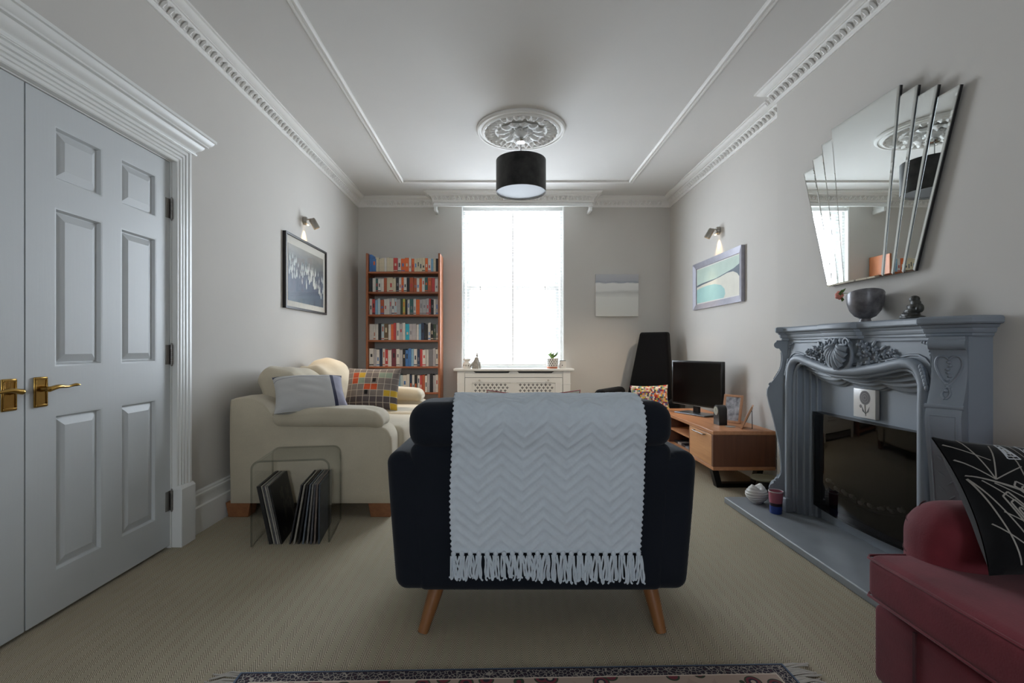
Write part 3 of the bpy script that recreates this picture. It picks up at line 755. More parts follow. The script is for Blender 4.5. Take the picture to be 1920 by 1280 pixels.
# stepped fan mirror on the chimney breast
mr = thing('fan_mirror', 'large stepped fan-shaped wall mirror above mantel', 'mirror', (XB, 2.408, 1.375))
def mpanel(bl, br, tl_, tr_, x, name):
    # corners (du, dz) ; bevelled edge 9 mm
    P = [Vector(p) for p in (bl, br, tr_, tl_)]; c = sum(P, Vector((0, 0))) / 4
    def ins(k):
        out = []
        for i in range(4):
            a, b_, d = P[i - 1], P[i], P[(i + 1) % 4]
            e1 = (b_ - a).normalized(); e2 = (d - b_).normalized(); n1 = Vector((-e1.y, e1.x)); n2 = Vector((-e2.y, e2.x))
            if n1.dot(c - b_) < 0: n1 = -n1
            if n2.dot(c - b_) < 0: n2 = -n2
            nn = (n1 + n2); nn /= (1 + n1.dot(n2)); out.append(b_ + nn * k)
        return out
    rings = [[(xx, p.x, p.y) for p in ins(k)] for k, xx in ((0, x + 0.018), (0, x + 0.0065), (0, x + 0.0022), (0.008, x), (0.0085, x))]
    n = 4; q = MB(); vs = [p for r in rings for p in r]; fs = []; ms = []
    for k in range(4):
        for i in range(4):
            j = (i + 1) % 4; fs.append((k * 4 + i, k * 4 + j, k * 4 + 4 + j, k * 4 + 4 + i)); ms.append(1 if k < 1 else (2 if k == 1 else 0))
    fs += [(0, 1, 2, 3), (16, 17, 18, 19)]; ms += [1, 0]
    q.add(vs, fs, ms); return q.build(name, [MIRROR, M('mirror_edge_black', '1a1a1c', 0.4), M('mirror_edge_silver', 'b9bcbd', 0.25, 0.8)], mr, sharp=3)
TU = [0.226, 0.314, 0.403, 0.494]; TZ = [0.864, 0.816, 0.768, 0.718]; BU = [0.130, 0.181, 0.232, 0.284]
mpanel((-BU[0], 0), (BU[0], 0), (-TU[0], TZ[0]), (TU[0], TZ[0]), -0.046, 'centre_panel')
for s in (-1, 1):
    for k in (1, 2, 3):
        b0, b1, t0, t1 = s * (BU[k - 1] - 0.006), s * BU[k], s * (TU[k - 1] - 0.006), s * TU[k]
        pts = [(b0, 0), (b1, 0), (t0, TZ[k]), (t1, TZ[k])]
        if s > 0: mpanel(pts[0], pts[1], pts[2], pts[3], -0.046 + 0.006 * k, 'fan_panel')
        else: mpanel(pts[1], pts[0], pts[3], pts[2], -0.046 + 0.006 * k, 'fan_panel')
MB().prism([(-0.10, 0.05), (0.10, 0.05), (0.20, 0.65), (-0.20, 0.65)], 'x', -0.028, -0.001).build('backing_board', M('mirror_backing', '222224', 0.7), mr)

# things on the hearth
def shellf(r, z, a, k):
    lobe = math.cos(2 * (a - 0.35)); t = max(0.0, (z - 0.045) / 0.06)
    return (r * (1 + 0.028 * math.sin((z + 0.006 * lobe) * 2 * PI / 0.0155) * (1 if r > 0.03 else 0)), z + 0.013 * lobe * t)
vz = thing('ridged_vase', 'white ridged shell-like ceramic vase on hearth', 'vase', (1.63, 3.03, 0.04))
prof = [(0.0, 0.0), (0.028, 0.0)] + [(0.066 * math.sin(0.45 + 2.15 * i / 64), 0.002 + 0.105 * i / 64) for i in range(65)] + [(0.024, 0.103), (0.018, 0.095), (0.014, 0.08), (0.0, 0.075)]
MB().lathe(prof, n=48, fn=shellf).build('vase_body', M('matt_white_ceramic', 'd3d2cf', 0.55), vz, sharp=70)
cu = thing('striped_cup', 'tall pink and cobalt blue cup standing on hearth', 'cup', (1.645, 2.845, 0.04))
MB().lathe([(0, 0.0), (0.031, 0.0), (0.033, 0.003), (0.034, 0.046), (0.0, 0.046)], n=28).build('blue_base', M('cobalt_glaze', '2f4a9c', 0.3), cu)
MB().lathe([(0.0, 0.046), (0.034, 0.046), (0.035, 0.064), (0.0, 0.064)], n=28).build('dark_band', M('plum_glaze', '2c1c26', 0.3), cu)
MB().lathe([(0.0, 0.064), (0.035, 0.064), (0.040, 0.13), (0.0385, 0.13), (0.034, 0.075), (0.0, 0.072)], n=28).build('pink_top', M('rose_glaze', 'a85f70', 0.35), cu)
MB().lathe([(0.0385, 0.1285), (0.0405, 0.1285), (0.0405, 0.134), (0.0385, 0.134), (0.0385, 0.1285)], n=28).build('white_rim', M('white_glaze', 'd8d8da', 0.3), cu)
ds = thing('side_dish', 'low pale-topped dark dish on floor beside the fireplace leg', 'dish', (1.83, 3.30, 0.0))
MB().lathe([(0, 0.0), (0.06, 0.0), (0.07, 0.03), (0.055, 0.08), (0.05, 0.115), (0.0, 0.115)], n=24).build('pedestal', M('dark_pot', '2b2622', 0.5), ds)
MB().lathe([(0, 0.115), (0.085, 0.115), (0.093, 0.125), (0.09, 0.13), (0.05, 0.126), (0, 0.125)], n=28).build('plate', M('olive_dish', '8b8770', 0.5), ds)
# ------------------------------------------------------------------ cushions
def cush_fn(w, h, t, pinch=0.10, pw=0.5):
    def P(u, v, side):
        x = w / 2 * u * (1 - pinch * (1 - v * v) * abs(u) ** 1.5); y = h / 2 * v * (1 - pinch * (1 - u * u) * abs(v) ** 1.5)
        e = max(0.0, (1 - abs(u) ** 2.6)) ** pw * max(0.0, (1 - abs(v) ** 2.6)) ** pw
        wr = 1 + 0.05 * nz(u * 3, v * 3, t * 30)
        return (x, y, side * (t / 2 * e * wr + 0.002))
    return P
def cushion(name, label, w, h, t, mats, loc, rot, n=28, mfn=None, pinch=0.10, group=None, back=0):
    P = cush_fn(w, h, t, pinch); th = thing(name, label, 'cushion', loc, rot=rot)
    q = MB(); q.grid(lambda a, e: P(2 * a - 1, 2 * e - 1, 1), n, n, 0, mfn)
    q.grid(lambda a, e: P(2 * a - 1, 2 * e - 1, -1), n, n, back, None, True)
    bd = [(-1, -1 + 2 * i / 12) for i in range(12)] + [(-1 + 2 * i / 12, 1) for i in range(12)] + [(1, 1 - 2 * i / 12) for i in range(12)] + [(1 - 2 * i / 12, -1) for i in range(13)]
    o = q.build('cover', mats, th, sharp=70)
    return th, P, [P(u, v, 0) for u, v in bd]

# ------------------------------------------------------------------ navy snuggler armchair, seen from behind
NAVY = fabric('navy_wool', '181d26', 500, 0.10, 0.95, 0.08)
OAKL = wood('oak_leg', '7c4f2d', '9c6a3d', 'Z', 0.4)
nc = thing('navy_armchair', 'wide navy fabric armchair seen from behind with oak legs', 'armchair', (0.142, 2.08, 0))
cx = 0.142
def loc(q, name, mat, parent=nc, o=(0.142, 2.08, 0), sharp=50, bevel=None):
    q.v = [(x - o[0], y - o[1], z - o[2]) for x, y, z in q.v]; return q.build(name, mat, parent, sharp=sharp, bevel=bevel)
def taper(x, y, z):
    k = 1 - 0.055 * max(0.0, (0.60 - z) / 0.45); return (cx + (x - cx) * k, y + 0.012 * max(0.0, (0.45 - z) / 0.3) * (1 if y < 2 else 0.2), z)
loc(MB().soft(-0.332, 0.617, 1.70, 1.90, 0.146, 0.685, 0.035, 4, 10, taper), 'back_panel', NAVY)
def bol(x, y, z):
    return (x, y + 0.004 * nz(x * 7, z * 9), z + 0.006 * nz(x * 5, y * 6) - 0.012 * ((x - cx) / 0.47) ** 2)
loc(MB().soft(-0.338, 0.622, 1.685, 1.93, 0.672, 0.842, 0.066, 5, 14, bol), 'head_bolster', NAVY)
for s in (-1, 1):
    a, e = (-0.418, -0.322) if s < 0 else (0.607, 0.712)
    def armf(x, y, z): 
        x, y, z = taper(x, y, z); return (x, y, z - 0.02 * max(0, (y - 1.7)) * (1 if z > .5 else 0))
    loc(MB().soft(a, e, 1.705, 2.52, 0.146, 0.655, 0.045, 4, 8, armf), 'arm', NAVY)
loc(MB().soft(-0.417, 0.711, 1.7035, 1.80, 0.146, 0.648, 0.045, 4, 10, taper), 'rear_shell', NAVY)
loc(MB().soft(-0.35, 0.645, 1.73, 2.46, 0.16, 0.36, 0.03, 3, 5), 'seat_base', NAVY)
loc(MB().soft(-0.318, 0.603, 1.93, 2.50, 0.36, 0.48, 0.045, 4, 8, lambda x, y, z: (x, y, z + (0.02 * (1 - ((x - cx) / 0.46) ** 2) if z > .45 else 0))), 'seat_cushion', NAVY)
loc(MB().soft(-0.318, 0.603, 1.895, 1.99, 0.47, 0.80, 0.045, 4, 8), 'back_cushion', NAVY)
for x0, x1, y0, y1 in ((-0.232, -0.285, 1.775, 1.722), (0.548, 0.580, 1.775, 1.722), (-0.232, -0.285, 2.40, 2.45), (0.548, 0.580, 2.40, 2.45)):
    loc(MB().tube([(x0, y0, 0.17), (x0 + (x1 - x0) * .5, (y0 + y1) / 2, 0.085), (x1, y1, 0.0)], [0.029, 0.025, 0.019], 16), 'leg', OAKL)

# knitted throw with chevron relief and a tasselled end
THR = M('knitted_white_wool', 'd3dce4', 0.95, var=0.04, vs=40, bs=650, bstr=0.5, bd=0.002, sheen=0.1, spec=0.15)
kt = thing('knitted_throw', 'pale blue-white chevron knit throw draped over armchair back', 'throw blanket', (0.166, 1.69, 0.29))
TP = catmull([(1.676, 0.308, 0), (1.678, 0.36, 0), (1.680, 0.46, 0), (1.683, 0.58, 0), (1.682, 0.66, 0), (1.668, 0.72, 0), (1.664, 0.775, 0), (1.688, 0.826, 0), (1.74, 0.850, 0), (1.81, 0.854, 0), (1.89, 0.848, 0), (1.96, 0.822, 0), (2.005, 0.76, 0), (2.01, 0.66, 0), (2.01, 0.56, 0)], 8)
LT = [0.0]
for a, b_ in zip(TP, TP[1:]): LT.append(LT[-1] + math.hypot(b_[0] - a[0], b_[1] - a[1]))
YT = list(zip(LT, [p[0] for p in TP])); ZT = list(zip(LT, [p[1] for p in TP])); LTT = LT[-1]
def tpos(s, l):
    y = interp(YT, l); z = interp(ZT, l); y2 = interp(YT, l + 0.004); z2 = interp(ZT, l + 0.004)
    if l + 0.004 > LTT: y2, z2 = y, z; y, z = interp(YT, l - 0.004), interp(ZT, l - 0.004)
    ty, tz = y2 - y, z2 - z; L = math.hypot(ty, tz) or 1; ny, nzz = -tz / L, ty / L
    y, z = interp(YT, l), interp(ZT, l)
    xl = -0.176 - 0.006 * math.sin(l * 9) ; xr = 0.497 + 0.018 * math.sin(min(1.0, l / 0.75) * PI) - 0.006
    tri = abs(((s * (xr - xl)) / 0.155 + 0.36) % 1.0 - 0.5) * 2
    ph = (l + tri * 0.062) / 0.0385
    r = 0.5 + 0.5 * math.sin(ph * 2 * PI); edge = 0.003 * math.sin(l / 0.0185 * 2 * PI)
    x = xl + (xr - xl) * s + (edge if s < 0.01 or s > 0.99 else 0)
    big = 0.005 * math.sin(s * 9 + 0.7) * max(0, 1 - abs(l - 0.2) / 0.3) 
    hgt = 0.0034 * r * r + 0.0010 * math.sin(s * 95 * 2 * PI * 0.5) * math.sin(l / 0.009 * PI) + big
    topw = 0.008 * math.sin(s * 14 + 1) * math.exp(-((l - 0.60) / 0.08) ** 2)
    return (x - 0.166, y + ny * hgt - 1.69, z + nzz * hgt + topw - 0.29)
q = MB(); q.grid(lambda a, t: tpos(a, t * LTT), 170, 230)
o = q.build('knit', THR, kt, sharp=None)
md = o.modifiers.new('thick', 'SOLIDIFY'); md.thickness = 0.006; md.offset = -1 
random.seed(5)
for k in range(23):
    s = 0.012 + 0.976 * k / 22; bx, by, bz = tpos(s, 0.002); q = MB()
    q.ell((bx, by - 0.004, bz - 0.003), (0.009, 0.007, 0.011), 8, 6)
    dx = random.uniform(-0.006, 0.006)
    for j in range(5):
        x0 = bx + (j - 2) * 0.0042; ln = random.uniform(0.080, 0.098) + 0.010 * (k > 9); sp = (j - 2) * 0.0030 + dx + random.uniform(-.004, .004)
        yy = by - 0.004 - random.uniform(0, 0.006)
        p = [(x0, yy, bz - 0.008), (x0 + sp * .5 + random.uniform(-.003, .003), yy - 0.002, bz - ln * .35), (x0 + sp + random.uniform(-.003, .003), yy + random.uniform(-.004, .002), bz - ln * .7),
             (x0 + sp * 1.1, yy, bz - ln * .95), (x0 + sp + random.choice((-1, 1)) * 0.006, yy - 0.002, bz - ln)]
        if j in (0, 3):
            w = random.uniform(0.006, 0.010); p = p[:3] + [(x0 + sp + w * .3, yy, bz - ln * .93), (x0 + sp + w * .8, yy - .001, bz - ln * .92), (x0 + sp + w, yy, bz - ln * .7), (bx + w * .3, yy - .002, bz - .02)]
        q.tube(catmull(p, 4), 0.0031, 5)
    q.build('tassel', THR, kt, sharp=None)
CRM = fabric('cream_linen', 'd5cbb8', 500); REDP = M('red_piping', '8c2f33', 0.7)
th, P, bd = cushion('piped_cushion', 'cream cushion with red piping just showing above the throw', 0.42, 0.42, 0.12, CRM, (0.145, 2.10, 0.634), (math.radians(78), 0, 0), 20)
MB().tube(bd, 0.0035, 6).build('piping', REDP, th, sharp=None)

# ------------------------------------------------------------------ cream two-seat sofa
CREAM = fabric('cream_chenille', 'cfc3ab', 380, 0.06, 0.95, 0.2, 0.4)
sf = thing('cream_sofa', 'cream fabric two-seater sofa along door wall', 'sofa', (-1.15, 3.66, 0))
SO = (-1.15, 3.66, 0)
prof = catmull([(-1.645, 0.085, 0), (-1.65, 0.40, 0), (-1.648, 0.68, 0), (-1.63, 0.718, 0), (-1.58, 0.728, 0), (-1.50, 0.722, 0), (-1.43, 0.68, 0), (-1.37, 0.60, 0), (-1.30, 0.565, 0), (-1.1, 0.555, 0), (-0.80, 0.555, 0), (-0.715, 0.545, 0), (-0.675, 0.50, 0), (-0.665, 0.42, 0), (-0.668, 0.085, 0)], 4)
for ya, yb in ((2.872, 3.075), (4.27, 4.47)):
    c = sum((Vector((p[0], p[1])) for p in prof), Vector((0, 0))) / len(prof); c = Vector((-1.15, 0.36))
    rings = []
    for k, y in ((0.975, ya), (0.992, ya + 0.006), (1, ya + 0.022), (1, yb - 0.022), (0.992, yb - 0.006), (0.975, yb)):
        rings.append([(c.x + (p[0] - c.x) * k, y, c.y + (p[1] - c.y) * k) for p in prof])
    loc(MB().loft(rings), 'arm', CREAM, sf, SO, 60)
    ym = (ya + yb) / 2
    def padf(x, y, z):
        t = (x + 1.05) / 0.33; return (x, y + 0.006 * nz(x * 9, z * 8), z + 0.018 * (1 - t * t) * (z > 0.61) - 0.03 * max(0, t - 0.75) * 2 + 0.006 * nz(x * 8, y * 10))
    loc(MB().soft(-1.385, -0.715, ym - 0.135, ym + 0.115, 0.548, 0.648, 0.05, 5, 10, padf), 'arm_pad', CREAM, sf, SO, 60)
loc(MB().soft(-1.645, -1.44, 3.06, 4.28, 0.085, 0.72, 0.05, 4, 6), 'back_frame', CREAM, sf, SO)
loc(MB().soft(-1.50, -0.69, 3.06, 4.28, 0.085, 0.38, 0.03, 3, 5), 'seat_base', CREAM, sf, SO)
for k, (ya, yb) in enumerate(((3.07, 3.668), (3.672, 4.27))):
    ym = (ya + yb) / 2
    def seatf(x, y, z):
        return (x + 0.025 * (1 - ((y - ym) / 0.3) ** 2) * (x > -0.8), y, z + (0.028 * (1 - ((y - ym) / 0.31) ** 2) * (1 - ((x + 0.98) / 0.4) ** 2) + 0.004 * nz(x * 10, y * 10) if z > 0.44 else 0))
    loc(MB().soft(-1.34, -0.645, ya, yb, 0.37, 0.515, 0.05, 5, 9, seatf), 'seat_cushion', CREAM, sf, SO, 60)
    def backf(x, y, z):
        t = (z - 0.48) / 0.40; lean = -0.13 * t
        puff = 0.05 * (1 - ((y - ym) / 0.31) ** 2) * math.sin(PI * min(1, max(0, t))) * (1 if x > -1.32 else 0.2)
        dz = ((0.055 * math.exp(-((y - ym - 0.12) / 0.16) ** 2) if k else 0.012 * math.sin((y - ya) * 9)) + 0.012 * nz(y * 9, x * 9)) * t
        return (x + lean + puff + 0.006 * nz(y * 11, z * 12), y + 0.01 * nz(z * 8, x * 6) * t, z + dz)
    loc(MB().soft(-1.50, -1.26, ya, yb, 0.48, 0.885, 0.085, 6, 10, backf), 'back_cushion', CREAM, sf, SO, 70)
FEET = wood('pine_foot', '7a4c2e', '9a653f', 'Y', 0.5)
for x in (-1.60, -0.735):
    for y in (2.93, 4.41):
        s = 1 if x < -1 else -1
        loc(MB().loft([[(x - .06, y - .045, 0.0), (x + .06, y - .045, 0), (x + .06, y + .045, 0), (x - .06, y + .045, 0)], [(x - .075 , y - .05, 0.09), (x + .075, y - .05, 0.09), (x + .075, y + .05, 0.09), (x - .075, y + .05, 0.09)]]), 'foot', FEET, sf, SO, bevel=0.004)
# cushions on the cream sofa
WHL = fabric('white_linen', 'c9c7c4', 460, 0.05); NVS = fabric('navy_stripe', '3a3c52', 400, 0.05); LAV = fabric('lavender_grey_ticking', '9d9bab', 300, 0.1)
def wm(u, v): return 1 if (0.93 < v or (0.80 < u < 0.845)) else (2 if u > 0.86 else (3 if 0.80 < v < 0.815 or 0.77 < u < 0.785 else 0))
th, P, bd = cushion('striped_cushion', 'off-white cushion with navy edge stripe leaning on the near sofa arm', 0.43, 0.36, 0.13, [WHL, NVS, LAV, fabric('pale_grey_stripe', '9b999b', 400)], (-1.215, 3.02, 0.738), tuple((Matrix.Rotation(math.radians(28), 4, 'Z') @ Matrix.Rotation(math.radians(33), 4, 'X')).to_euler()), 40, wm, 0.07)
GC = [fabric('taupe_wool', '857b76', 420, 0.05), fabric('cream_stripe', 'cfc4b4', 300), fabric('orange_patch', 'c4532e', 400), fabric('mustard_patch', 'd0aa3a', 400), fabric('black_patch', '201d1f', 400), fabric('sage_patch', '93a290', 400), fabric('dark_taupe', '5f5759', 420, 0.05)]
PAT = {(1, 5): 2, (2, 5): 3, (2, 4): 5, (5, 5): 5, (6, 5): 5, (3, 3): 2, (4, 3): 2, (6, 2): 3, (1, 4): 2, (7, 2): 3, (4, 4): 4, (3, 2): 4, (7, 0): 3}
def pm_(u, v):
    gx, gy = u * 8, v * 7
    if (gx % 1) < 0.07 or (gy % 1) < 0.07: return 1
    c = PAT.get((int(gx), int(gy)))
    if c in (4,): return 4 if 0.2 < gx % 1 < 0.75 and gy % 1 > 0.3 else 0
    if c is not None: return c
    return 6 if gy < 2.0 else 0
cushion('plaid_cushion', 'taupe checked cushion with orange and mustard patches on cream sofa', 0.44, 0.36, 0.14, GC, (-1.045, 3.86, 0.69), (math.radians(68), 0, math.radians(-3)), 112, pm_, 0.06)

# ------------------------------------------------------------------ acrylic table and records
at = thing('acrylic_side_table', 'clear acrylic waterfall side table over records beside the cream sofa', 'side table', (-1.130, 2.655, 0), rz=math.radians(9))
def upath(w, h, r):
    p = [(-w, 0.0), (-w, h - r)] + [(-w + r - r * math.cos(a), h - r + r * math.sin(a)) for a in [PI / 2 * i / 6 for i in range(1, 7)]]
    return p + [(-x, z) for x, z in reversed(p)]
o_, i_ = upath(0.197, 0.445, 0.045), upath(0.187, 0.435, 0.036)
q = MB(); n = len(o_)
rings = [[(p[0], y, p[1]) for p in o_] + [(p[0], y, p[1]) for p in reversed(i_)] for y in (-0.172, 0.172)]
q.loft(rings, 0, True, False)
for k, fl_ in ((0, False), (1, True)):
    base = k * 2 * n
    for j in range(n - 1): q.f.append((base + j, base + j + 1, base + 2 * n - 2 - j, base + 2 * n - 1 - j)); q.m.append(1)
q.build('acrylic_shell', [ACRYL, thin_glass('acrylic_edge', (0.62, 0.64, 0.64, 1), 0.05, 1.3)], at, sharp=50)
random.seed(21)
SLV = ['151414', '57524e', '4a4f55', '6b655c', '3c3a3e', '75706a', '2d3138', '544a44']
def record(x_base, lean, c, lab, w=0.007, art=False, yo=0.0):
    o = thing('vinyl_record', lab, 'record', (x_base, 2.645 + yo, 0.0), rot=(0, lean, math.radians(9)), group='records under the acrylic table')
    q = MB().box(-w / 2, w / 2, -0.157, 0.157, 0, 0.313)
    q.build('sleeve', M('sleeve_' + c, c, 0.45, var=0.25, vs=22), o, bevel=0.0008)
    if art:
        r = random.Random(2); q = MB()
        for k in range(16):
            y = r.uniform(-0.11, 0.12); z = r.uniform(0.04, 0.25); a = r.uniform(0.006, 0.022); b_ = r.uniform(0.01, 0.04)
            q.add([(w / 2 + 0.0004, y + a * math.cos(2 * PI * i / 9) * (1 + .3 * math.sin(i * 5 + k)), z + b_ * math.sin(2 * PI * i / 9)) for i in range(9)], [tuple(range(9))])
        q.build('cover_print', M('sleeve_print', '4c4741', 0.5, var=0.4, vs=40), o, sharp=None)
    return o
ORD = ['leftmost', 'second', 'third', 'fourth', 'fifth', 'sixth', 'seventh', 'eighth', 'ninth', 'tenth', 'eleventh', 'twelfth', 'thirteenth', 'fourteenth', 'fifteenth', 'sixteenth', 'seventeenth', 'eighteenth', 'nineteenth', 'twentieth', 'twenty-first', 'twenty-second', 'twenty-third', 'twenty-fourth', 'twenty-fifth', 'twenty-sixth', 'twenty-seventh']
for k, (x, c, w) in enumerate(((-1.254, '151414', 0.018), (-1.236, '8b857a', 0.008), (-1.226, '4c4a4e', 0.006), (-1.217, '8f8a82', 0.008), (-1.207, '77726c', 0.007), (-1.197, '191716', 0.007))):
    record(x + 0.02, -0.20, c, ['black record sleeve at the outer end of the left-leaning stack', 'khaki grey record sleeve second in the left-leaning stack', 'charcoal record sleeve third in the left-leaning stack', 'light taupe record sleeve fourth in the left-leaning stack', 'brown-grey record sleeve fifth in the left-leaning stack', 'dark printed record cover facing the gap between both stacks'][k], w, art=(k == 5))
for k, (x, c, w, l) in enumerate(((-1.135, '2a292b', 0.008, 0.19), (-1.112, '8b857a', 0.009, 0.168), (-1.088, '151414', 0.010, 0.145), (-1.066, '5d636a', 0.008, 0.12), (-1.044, '77726c', 0.009, 0.095), (-1.024, '4c4a4e', 0.009, 0.07), (-1.005, '6a5d55', 0.009, 0.045), (-0.982, '3d434b', 0.008, 0.012))):
    record(x, l, c, ['thin dark record sleeve leaning furthest into the gap', 'khaki record sleeve second in the right-hand stack', 'black record sleeve third in the right-hand stack', 'blue-grey record sleeve fourth in the right-hand stack', 'taupe record sleeve fifth in the right-hand stack', 'charcoal record sleeve sixth in the right-hand stack', 'brown record sleeve seventh in the right-hand stack', 'slate record sleeve standing against the acrylic table side'][k], w)

# ------------------------------------------------------------------ red velvet sofa
RED = M('red_velvet', '6e2830', 0.8, var=0.25, vs=6, bs=180, bstr=0.25, sheen=0.12, spec=0.2)
rs = thing('red_velvet_sofa', 'dusty red velvet sofa cut off in the foreground beside the fireplace', 'sofa', (1.45, 0.62, 0)); RO = (1.45, 0.62, 0)
loc(MB().soft(1.05, 1.90, -0.13, 1.345, 0.10, 0.315, 0.02, 3, 6), 'base', RED, rs, RO)
def rcush(x, y, z):
    return (x - 0.008 * (1 - ((y - 0.95) / 0.4) ** 2) * (x < 1.2), y, z + (0.02 * (1 - ((y - 0.97) / 0.39) ** 2) * (1 - ((x - 1.4) / 0.4) ** 2) + 0.004 * nz(x * 9, y * 9) if z > 0.38 else 0))
for k, (ya, yb) in enumerate(((0.605, 1.352), (-0.145, 0.595))):
    c = loc(MB().soft(1.035, 1.72, ya, yb, 0.325, 0.45, 0.028, 4, 9, rcush), 'seat_cushion', RED, rs, RO, 60)
    q = MB(); w = 0.004
    for zz in (0.335, 0.441): q.tube([(1.036 - 1.45, ya + 0.012 - 0.62, zz), (1.030 - 1.45, (ya + yb) / 2 - 0.62, zz), (1.036 - 1.45, yb - 0.012 - 0.62, zz), (1.05 - 1.45, yb + 0.001 - 0.62, zz), (1.3 - 1.45, yb + 0.001 - 0.62, zz)], w, 6)
    q.build('piping', RED, c, sharp=None)
SEAM_CREASE_SHADE = M('red_velvet_seam_and_crease_shade', '4a2024', 0.9)
for ya, yb in ((1.20, 1.415), (-0.20, 0.0)):
    a_ = loc(MB().soft(1.145, 1.90, ya, yb, 0.10, 0.605, 0.10, 7, 7), 'arm', RED, rs, RO, 60)
    for el, zc in ((50, 0.505), (22, 0.505), (0, 0.46), (0, 0.40)):
        E = math.radians(el); pts = []
        for i in range(9):
            ph = math.radians(20 + 7.5 * i); pts.append((1.245 - 0.1005 * math.cos(ph) * math.cos(E) - 1.45, yb - 0.1 + 0.1005 * math.sin(ph) * math.cos(E) - 0.62, zc + 0.1005 * math.sin(E) + 0.012 * (i / 8) - 0.006))
        MB().tube(pts, [0.0008] + [0.0018] * 7 + [0.0008], 6).build('pleat_shade', SEAM_CREASE_SHADE, a_, sharp=None)  # thin dark tubes: shade in the pleat creases put in as colour
loc(MB().soft(1.68, 1.96, -0.18, 1.39, 0.10, 0.80, 0.09, 5, 7), 'backrest', RED, rs, RO, 60)
loc(MB().box(1.046, 1.053, 1.2, 1.208, 0.11, 0.31), 'front_seam', SEAM_CREASE_SHADE, rs, RO)
for x in (1.12, 1.84):
    for y in (-0.06, 1.27): loc(MB().tube([(x, y, 0.11), (x, y, 0.0)], [0.026, 0.02], 14), 'foot', M('dark_wood_foot', '3a2418', 0.4), rs, RO)
BLV = M('black_velvet', '0b0b0d', 0.9, sheen=0.15, spec=0.2, bs=300, bstr=0.2); SILV = M('silver_thread', 'c9ccd2', 0.5, 0.2); DIMT = M('bronze_thread', '96918a', 0.6, 0.2)
th, P, bd = cushion('deco_cushion', 'black velvet cushion with silver art-deco lines on red sofa', 0.45, 0.35, 0.15, BLV, (1.392, 1.19, 0.628), tuple((Matrix.Rotation(math.radians(-4), 4, 'Z') @ Matrix.Rotation(math.radians(56), 4, 'X') @ Matrix.Rotation(math.radians(-4), 4, 'Z')).to_euler()), 30, None, 0.11)
def strip(q, pts, w, m):
    pts = [(max(-0.985, -1.07 + (u + 1) * 0.62), v) for u, v in pts]
    for (u0, v0), (u1, v1) in zip(pts, pts[1:]):
        d = Vector((u1 - u0, v1 - v0)); nn = Vector((-d.y, d.x)).normalized() * w; k = max(2, int(d.length / 0.08)); A = []
        for i in range(k + 1):
            t = i / k; u, v = u0 + d.x * t, v0 + d.y * t
            for s in (-1, 1):
                p = P(max(-.99, min(.99, u + nn.x * s)), max(-.99, min(.99, v + nn.y * s)), 1); A.append((p[0], p[1], p[2] + 0.0012))
        q.add(A, [(2 * i, 2 * i + 1, 2 * i + 3, 2 * i + 2) for i in range(k)], m)
q = MB()
for ln in (((-0.85, 0.35), (0.95, -0.35)), ((-0.8, 0.33), (0.95, -0.42)), ((-0.7, 0.25), (0.3, -0.7)), ((-0.55, 0.2), (0.45, -0.45)), ((-0.5, 0.25), (-0.2, 0.85)), ((-0.5, 0.25), (0.0, 0.45)), ((-0.05, 0.1), (0.0, 0.85)), ((0.25, 0.05), (0.15, 0.95)),
           ((0.25, 0.0), (0.85, 0.12)), ((-0.05, 0.1), (0.25, 0.2)), ((0.45, -0.45), (0.95, 0.2)), ((0.3, -0.7), (0.9, 0.0)), ((-0.1, -0.62), (0.42, -0.48)), ((-0.45, -0.85), (0.1, -0.9)), ((0.1, -0.95), (0.5, -0.7)), ((0.15, -0.7), (0.55, -0.95)), ((0.42, -0.25), (0.95, -0.1)), ((0.5, -0.9), (0.95, -0.7)), ((-0.85, 0.3), (-0.5, -0.9)), ((-0.85, 0.3), (-0.2, -0.9)), ((-0.6, -0.2), (-0.1, -0.5)), ((-0.8, -0.35), (-0.3, -0.75)), ((-0.88, 0.6), (-0.5, 0.25)), ((-0.88, 0.85), (-0.4, 0.55)), ((-0.6, 0.95), (-0.5, 0.25))):
    strip(q, ln, 0.007, 1)
for cx_, cy_, a, w, h, m in ((0.42, 0.62, 0.15, 0.20, 0.32, 0), (-0.02, 0.74, 0.0, 0.10, 0.16, 0), (-0.30, -0.25, 0.55, 0.16, 0.34, 1), (-0.05, 0.0, 0.85, 0.12, 0.28, 1), (0.75, -0.35, -0.5, 0.2, 0.28, 0), (0.8, 0.6, 0.2, 0.15, 0.28, 0)):
    for k in (1.0, 0.66, 0.33):
        loop = [(-w * .35 * k, h * k), (w * .35 * k, h * k), (w * k, -h * k), (-w * k, -h * k), (-w * .35 * k, h * k)]
        strip(q, [(cx_ + x * math.cos(a) - y * math.sin(a), cy_ + x * math.sin(a) + y * math.cos(a)) for x, y in loop], 0.009, m)
for ln in (((0.9, 0.9), (1.6, -0.2)), ((1.0, 0.2), (2.0, 0.8)), ((0.95, -0.3), (2.1, -0.6)), ((1.5, -0.9), (1.9, 0.6)), ((1.1, 0.9), (2.1, 0.1))): strip(q, ln, 0.010, 1)
q.build('embroidered_lines', [SILV, DIMT], th, sharp=None)
